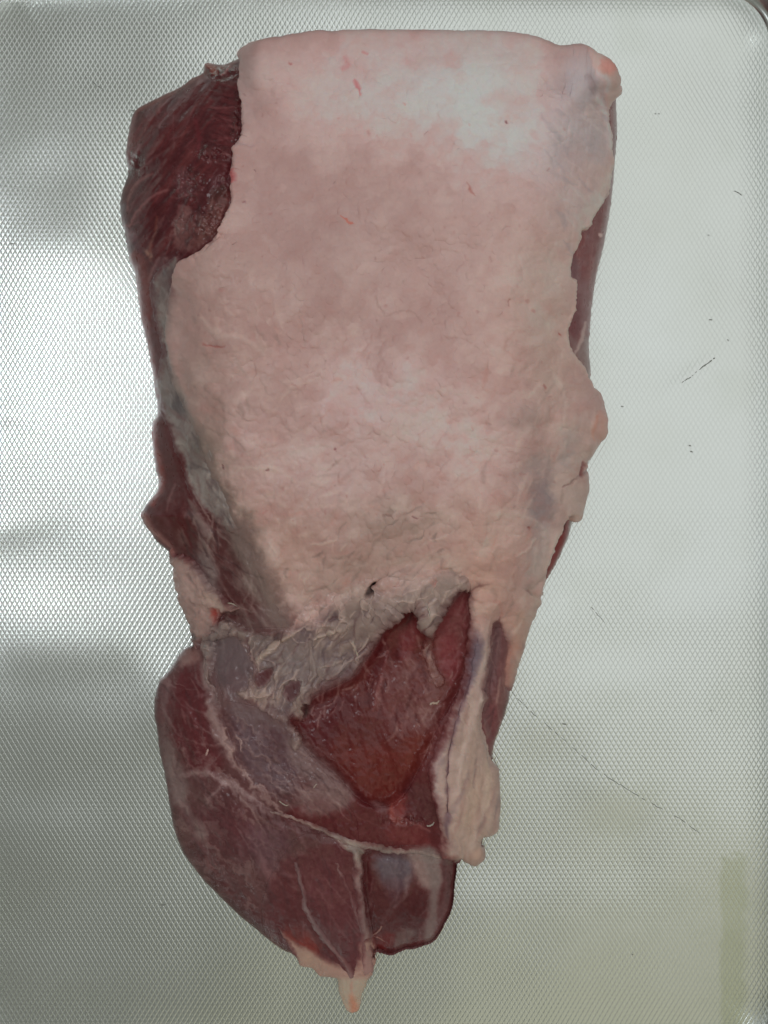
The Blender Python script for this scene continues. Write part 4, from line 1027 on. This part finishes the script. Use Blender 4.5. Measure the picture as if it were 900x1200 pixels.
def strand(pts, wd, c, lift=(-.5, .3, -.4), k=6):
    q = catmull([(a, b) for a, b in pts], False, 5)
    n = len(q)
    zz = []
    for i, (x, y) in enumerate(q):
        j0, i0 = int(np.clip(round(y) - Y0, 0, NH - 1)), int(np.clip(round(x) - X0, 0, NW - 1))
        zz.append(TOP[j0, i0])
    zz = np.array(zz); lf = np.interp(np.linspace(0, 1, n), np.linspace(0, 1, len(lift)), lift)
    z = (zz + lf) * .001
    x, y = to_world(q[:, 0], q[:, 1], z)
    p = np.stack([x, y, z], 1)
    tt = np.gradient(p, axis=0); tt /= np.linalg.norm(tt, axis=1)[:, None] + 1e-9
    up_ = np.array([0, 0, 1.0]); s = np.cross(tt, up_); s /= np.linalg.norm(s, axis=1)[:, None] + 1e-9
    u_ = np.cross(s, tt)
    V = []; F = []
    for i in range(n):
        t = i / (n - 1)
        r = wd * .75 * S * .5 * (0.35 + 0.65 * math.sin(math.pi * min(max(t * .9 + .08, 0), 1))) * (1 + .25 * math.sin(i * 2.1))
        for a in range(k):
            A = 2 * math.pi * a / k
            V.append(p[i] + r * (s[i] * math.cos(A) + u_[i] * .6 * math.sin(A)))
    for i in range(n - 1):
        for a in range(k):
            b = (a + 1) % k
            F.append((i * k + a, i * k + b, (i + 1) * k + b, (i + 1) * k + a))
    V = np.array(V); C = np.tile(np.array([float(lin(np.array(v * .93))) for v in col(c)]), (len(V), 1))
    # closed ends
    F += [(0, 1, 2, 3), (0, 3, 4, 5), ((n - 1) * k + 3, (n - 1) * k + 2, (n - 1) * k + 1, (n - 1) * k), ((n - 1) * k + 5, (n - 1) * k + 4, (n - 1) * k + 3, (n - 1) * k)]
    return mesh_from('sinew_strand', V, np.array(F), C, np.zeros(len(V)) + .2, M_tis, joint)


for pts, wd, c in [
    ([(245, 876), (243, 881), (241, 887)], 3.4, (184, 146, 140)),
    ([(366, 926), (369, 921), (373, 917)], 2.0, (166, 144, 136)),
    ([(322, 934), (330, 941), (336, 944), (340, 941)], 2.0, (164, 146, 136)),
    ([(448, 1080), (446, 1088), (440, 1094), (434, 1096)], 3.0, (150, 108, 102)),
    ([(436, 1096), (444, 1099), (452, 1104)], 2.4, (146, 100, 94)),
    ([(502, 828), (506, 824), (512, 824), (515, 819)], 4.0, (176, 150, 136)),
    ([(483, 714), (489, 722), (494, 732), (497, 744)], 3.6, (160, 142, 130)),
    ([(497, 706), (503, 716), (504, 728), (502, 738)], 3.0, (162, 146, 136)),
    ([(262, 709), (270, 707), (279, 711)], 2.4, (164, 146, 134)),
    ([(413, 748), (415, 758), (419, 768), (420, 776)], 3.4, (166, 148, 136)),
    ([(448, 690), (452, 684), (454, 678), (460, 674)], 3.0, (164, 150, 142)),
    ([(497, 966), (502, 968), (507, 966), (509, 962)], 2.8, (160, 146, 138)),
    ([(236, 742), (240, 754), (238, 764)], 3.4, (136, 124, 118)),
]:
    strand(pts, wd, c)

# ------------------------------------------------------------------ the tray
tray = bpy.data.objects.new('metal_tray', None)
sc.collection.objects.link(tray)
tray['label'] = 'worn silver metal tray with a fine diamond embossed floor, under the raw meat'
tray['category'] = 'tray'


def tray_metal(name, emboss=True):
    m, nt, b = nodes(name)
    N = nt.nodes.new; lk = nt.links.new
    b.inputs['Metallic'].default_value = 1
    tc = N('ShaderNodeTexCoord')
    # smooth wear and dull film
    n = N('ShaderNodeTexNoise'); n.inputs['Scale'].default_value = 9; n.inputs['Detail'].default_value = 4
    lk(tc.outputs['Object'], n.inputs['Vector'])
    cr = N('ShaderNodeValToRGB')
    cr.color_ramp.elements[0].position = .3; cr.color_ramp.elements[0].color = (.75, .77, .74, 1)
    cr.color_ramp.elements[1].position = .7; cr.color_ramp.elements[1].color = (.81, .835, .825, 1)
    lk(n.outputs['Fac'], cr.inputs[0])
    gr = N('ShaderNodeTexNoise'); gr.inputs['Scale'].default_value = 700; gr.inputs['Detail'].default_value = 3
    lk(tc.outputs['Object'], gr.inputs['Vector'])
    rr = N('ShaderNodeMapRange'); rr.inputs[3].default_value = .21; rr.inputs[4].default_value = .28
    lk(n.outputs['Fac'], rr.inputs[0]); lk(rr.outputs[0], b.inputs['Roughness'])
    if not emboss:
        lk(cr.outputs[0], b.inputs['Base Color'])
        return m
    sep = N('ShaderNodeSeparateXYZ'); lk(tc.outputs['Object'], sep.inputs[0])

    def math_(op, a, b_=None, c=None):
        q = N('ShaderNodeMath'); q.operation = op
        for i, v in enumerate((a, b_, c)):
            if v is None: continue
            if hasattr(v, 'default_value') or hasattr(v, 'links'): lk(v, q.inputs[i])
            else: q.inputs[i].default_value = v
        return q.outputs[0]
    pu, pv = 5.8 * S, 9.9 * S
    wob = N('ShaderNodeTexNoise'); wob.inputs['Scale'].default_value = 14; wob.inputs['Detail'].default_value = 1
    lk(tc.outputs['Object'], wob.inputs['Vector'])
    wo = math_('MULTIPLY', wob.outputs['Fac'], .9)
    xa = math_('DIVIDE', sep.outputs[0], pu); ya = math_('DIVIDE', sep.outputs[1], pv)
    u_ = math_('ADD', math_('ADD', xa, ya), wo); v_ = math_('ADD', math_('SUBTRACT', xa, ya), wo)
    def tri(v): return math_('MULTIPLY', math_('ABSOLUTE', math_('SUBTRACT', math_('FRACT', v), .5)), 2.0)
    tu, tv = tri(u_), tri(v_)
    mx = math_('SMOOTH_MAX', tu, tv, .2)
    h = math_('SUBTRACT', 1.0, math_('POWER', mx, 3.5))
    ht = math_('ADD', h, math_('MULTIPLY', gr.outputs['Fac'], .12))
    bp = N('ShaderNodeBump'); bp.inputs['Strength'].default_value = 1.0; bp.inputs['Distance'].default_value = .00008
    lk(ht, bp.inputs['Height']); lk(bp.outputs[0], b.inputs['Normal'])
    # colour slightly darker in the grooves between the diamonds
    groove_tone = N('ShaderNodeMapRange'); groove_tone.inputs[1].default_value = .0; groove_tone.inputs[2].default_value = .55; groove_tone.inputs[3].default_value = .93; groove_tone.inputs[4].default_value = 1.0
    lk(h, groove_tone.inputs[0])
    mul = N('ShaderNodeVectorMath'); mul.operation = 'SCALE'
    lk(cr.outputs[0], mul.inputs[0]); lk(groove_tone.outputs[0], mul.inputs['Scale'])
    vc = N('ShaderNodeVertexColor'); vc.layer_name = 'tint'
    mm = N('ShaderNodeVectorMath'); mm.operation = 'MULTIPLY'
    lk(mul.outputs[0], mm.inputs[0]); lk(vc.outputs['Color'], mm.inputs[1])
    lk(mm.outputs[0], b.inputs['Base Color'])
    return m


M_tray = tray_metal('embossed tray metal'); M_rim = tray_metal('smooth tray metal', False)
TX0, TX1, TY0, TY1 = -34, 905, -10, 1240            # inner floor, photo units; the corner radius below
CR = 62


def floor_h(px, py):
    """hand-beaten unevenness and a few dents, mm"""
    h = fbm(170, 2, 601, x=px, y=py) * 0.9
    def g(x, y, rx, ry, a, dh):
        c, s = math.cos(math.radians(a)), math.sin(math.radians(a))
        p, q = px - x, py - y
        return dh * np.exp(-(((p * c + q * s) / rx) ** 2 + ((-p * s + q * c) / ry) ** 2))
    h = h + g(-8, 484, 46, 13, 3, .35) + g(-5, 622, 60, 20, -10, .3) + g(760, 441, 26, 20, 0, .5) + g(818, 432, 34, 8, -36, -.45)
    h = h + g(900, 90, 60, 60, 0, -1.0) + g(60, 260, 200, 60, 25, .7) + g(100, 700, 140, 90, 0, -.6)
    return h


gx_, gy_ = np.meshgrid(np.linspace(TX0, TX1, 380), np.linspace(TY0, TY1, 500))
gx_ = gx_.astype(np.float32); gy_ = gy_.astype(np.float32)
# pull the square grid into the rounded corners
def round_rect(x, y):
    cx = np.clip(x, TX0 + CR, TX1 - CR); cy = np.clip(y, TY0 + CR, TY1 - CR)
    dx, dy = x - cx, y - cy
    m = np.maximum(np.abs(dx), np.abs(dy)); r = np.sqrt(dx * dx + dy * dy) + 1e-6
    return cx + dx * m / r, cy + dy * m / r
fx, fy = round_rect(gx_, gy_)
fz = (floor_h(fx, fy) - 1.6) * .001
fz = np.clip(fz, -.0036, -0.00005)
Vf = np.stack([(fx - 450) * S, (600 - fy) * S, fz], -1).reshape(-1, 3)
nh, nw = fx.shape
J, I = np.meshgrid(np.arange(nh - 1), np.arange(nw - 1), indexing='ij')
Ff = np.stack([J * nw + I, (J + 1) * nw + I, (J + 1) * nw + I + 1, J * nw + I + 1], -1).reshape(-1, 4)
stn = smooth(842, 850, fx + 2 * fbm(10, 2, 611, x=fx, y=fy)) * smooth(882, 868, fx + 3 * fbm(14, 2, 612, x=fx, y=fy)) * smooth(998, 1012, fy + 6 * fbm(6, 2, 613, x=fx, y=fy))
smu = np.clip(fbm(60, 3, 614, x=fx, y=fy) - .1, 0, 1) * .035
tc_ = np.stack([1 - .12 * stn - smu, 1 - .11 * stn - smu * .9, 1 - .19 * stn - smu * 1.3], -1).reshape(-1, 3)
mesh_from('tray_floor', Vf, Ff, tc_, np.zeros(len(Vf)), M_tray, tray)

# wall and rolled rim swept round the rounded rectangle
per = []
for cx, cy, a0 in ((TX1 - CR, TY0 + CR, -90), (TX1 - CR, TY1 - CR, 0), (TX0 + CR, TY1 - CR, 90), (TX0 + CR, TY0 + CR, 180)):
    for a in np.linspace(a0, a0 + 90, 24):
        per.append((cx, cy, math.cos(math.radians(a)), math.sin(math.radians(a))))


def sweep(name, prof, closed, mat):
    """prof: list of (outward mm, height mm)"""
    V = []; F = []; n = len(per); m = len(prof)
    for cx, cy, c, s in per:
        for o, z in prof:
            r = CR + o * .001 / S
            V.append(((cx + r * c - 450) * S, (600 - cy - r * s) * S, z * .001))
    for i in range(n):
        for k in range(m if closed else m - 1):
            a = i * m + k; b = i * m + (k + 1) % m; c = ((i + 1) % n) * m + (k + 1) % m; d = ((i + 1) % n) * m + k
            F.append((a, d, c, b))
    V = np.array(V)
    return mesh_from(name, V, np.array(F), np.ones((len(V), 3)), np.zeros(len(V)), mat, tray)


sweep('tray_wall', [(-.6, -3.9), (0, -.8), (1.0, -.4), (2.6, 1.2), (3.8, 4), (4.8, 9), (6.2, 18), (6.9, 18), (5.6, 9), (4.6, 3.6), (3.2, .2), (1.0, -4.4), (-.6, -5)], True, M_rim)
rp = [(7.4 + 1.5 * math.cos(a), 18.6 + 1.3 * math.sin(a)) for a in np.linspace(0, 2 * math.pi, 14, endpoint=False)]
sweep('rim', rp, True, M_rim)

# fine scratches and specks of dirt on the floor
Mm, nt, b = nodes('grime'); b.inputs['Base Color'].default_value = (.27, .27, .25, 1); b.inputs['Roughness'].default_value = .7


def ribbon(name, pts, wd, seed=0, broken=0.0):
    q = catmull(pts, False, 8); r = np.random.RandomState(seed)
    V = []; F = []
    for i in range(len(q) - 1):
        if r.rand() < broken: continue
        a, b2 = q[i], q[i + 1]; t = b2 - a; t /= np.linalg.norm(t) + 1e-9; nrm = np.array([-t[1], t[0]])
        w1 = wd * (.5 + .7 * r.rand()) * .5
        o = nrm * r.uniform(-.5, .5)
        base = len(V)
        for p in (a - nrm * w1 + o, b2 - nrm * w1 * .8 + o, b2 + nrm * w1 * .8 + o, a + nrm * w1 + o):
            z = min(float(floor_h(np.array([p[0]], np.float32), np.array([p[1]], np.float32))[0] - 1.6) * .001, -.00005)
            V.append(((p[0] - 450) * S, (600 - p[1]) * S, z + .00006))
        F.append((base, base + 3, base + 2, base + 1))
    if not F: return
    V = np.array(V)
    return mesh_from(name, V, np.array(F), np.ones((len(V), 3)), np.zeros(len(V)), Mm, tray)


ribbon('scratch', [(600, 812), (622, 834), (648, 856), (675, 880), (705, 906), (735, 925), (765, 943), (800, 962), (830, 985)], .9, 1, .3)
ribbon('scratch', [(800, 448), (812, 440), (824, 430), (840, 418)], 1.6, 2, .35)
ribbon('scratch', [(86, 80), (98, 88), (112, 98), (122, 105)], 1.2, 3, .5)
ribbon('scratch', [(862, 222), (871, 227)], 1.2, 4, 0)
ribbon('scratch', [(694, 712), (702, 722), (710, 730)], 1.0, 5, .2)
for i, (x, y, l) in enumerate([(190, 1062, 7), (154, 128, 5), (769, 132, 1.6), (773, 132, 1.6), (14, 285, 5), (811, 529, 3), (662, 849, 5), (834, 374, 4), (730, 476, 3), (832, 274, 2), (80, 598, 3), (60, 583, 3), (152, 640, 2), (68, 590, 3),
                               (809, 522, 3), (854, 398, 2), (140, 1150, 2), (835, 833, 2), (742, 1120, 2)]):
    ribbon('speck', [(x - l / 2, y - .4), (x, y + .3), (x + l / 2, y)], 1.6 if l > 2 else 1.3, 20 + i, .1)

# ------------------------------------------------------------------ worktop under the tray
Mw, nt, b = nodes('worktop')
b.inputs['Roughness'].default_value = .5
n = nt.nodes.new('ShaderNodeTexNoise'); n.inputs['Scale'].default_value = 30
cr = nt.nodes.new('ShaderNodeValToRGB'); cr.color_ramp.elements[0].color = (.05, .055, .055, 1); cr.color_ramp.elements[1].color = (.09, .095, .095, 1)
nt.links.new(n.outputs['Fac'], cr.inputs[0]); nt.links.new(cr.outputs[0], b.inputs['Base Color'])
Vw = np.array([(-1.2, -1.2, -.0060), (1.2, -1.2, -.0060), (1.2, 1.2, -.0060), (-1.2, 1.2, -.0060)])
wt = mesh_from('worktop', Vw, np.array([(0, 1, 2, 3)]), np.ones((4, 3)), np.zeros(4), Mw, None)
wt['kind'] = 'structure'
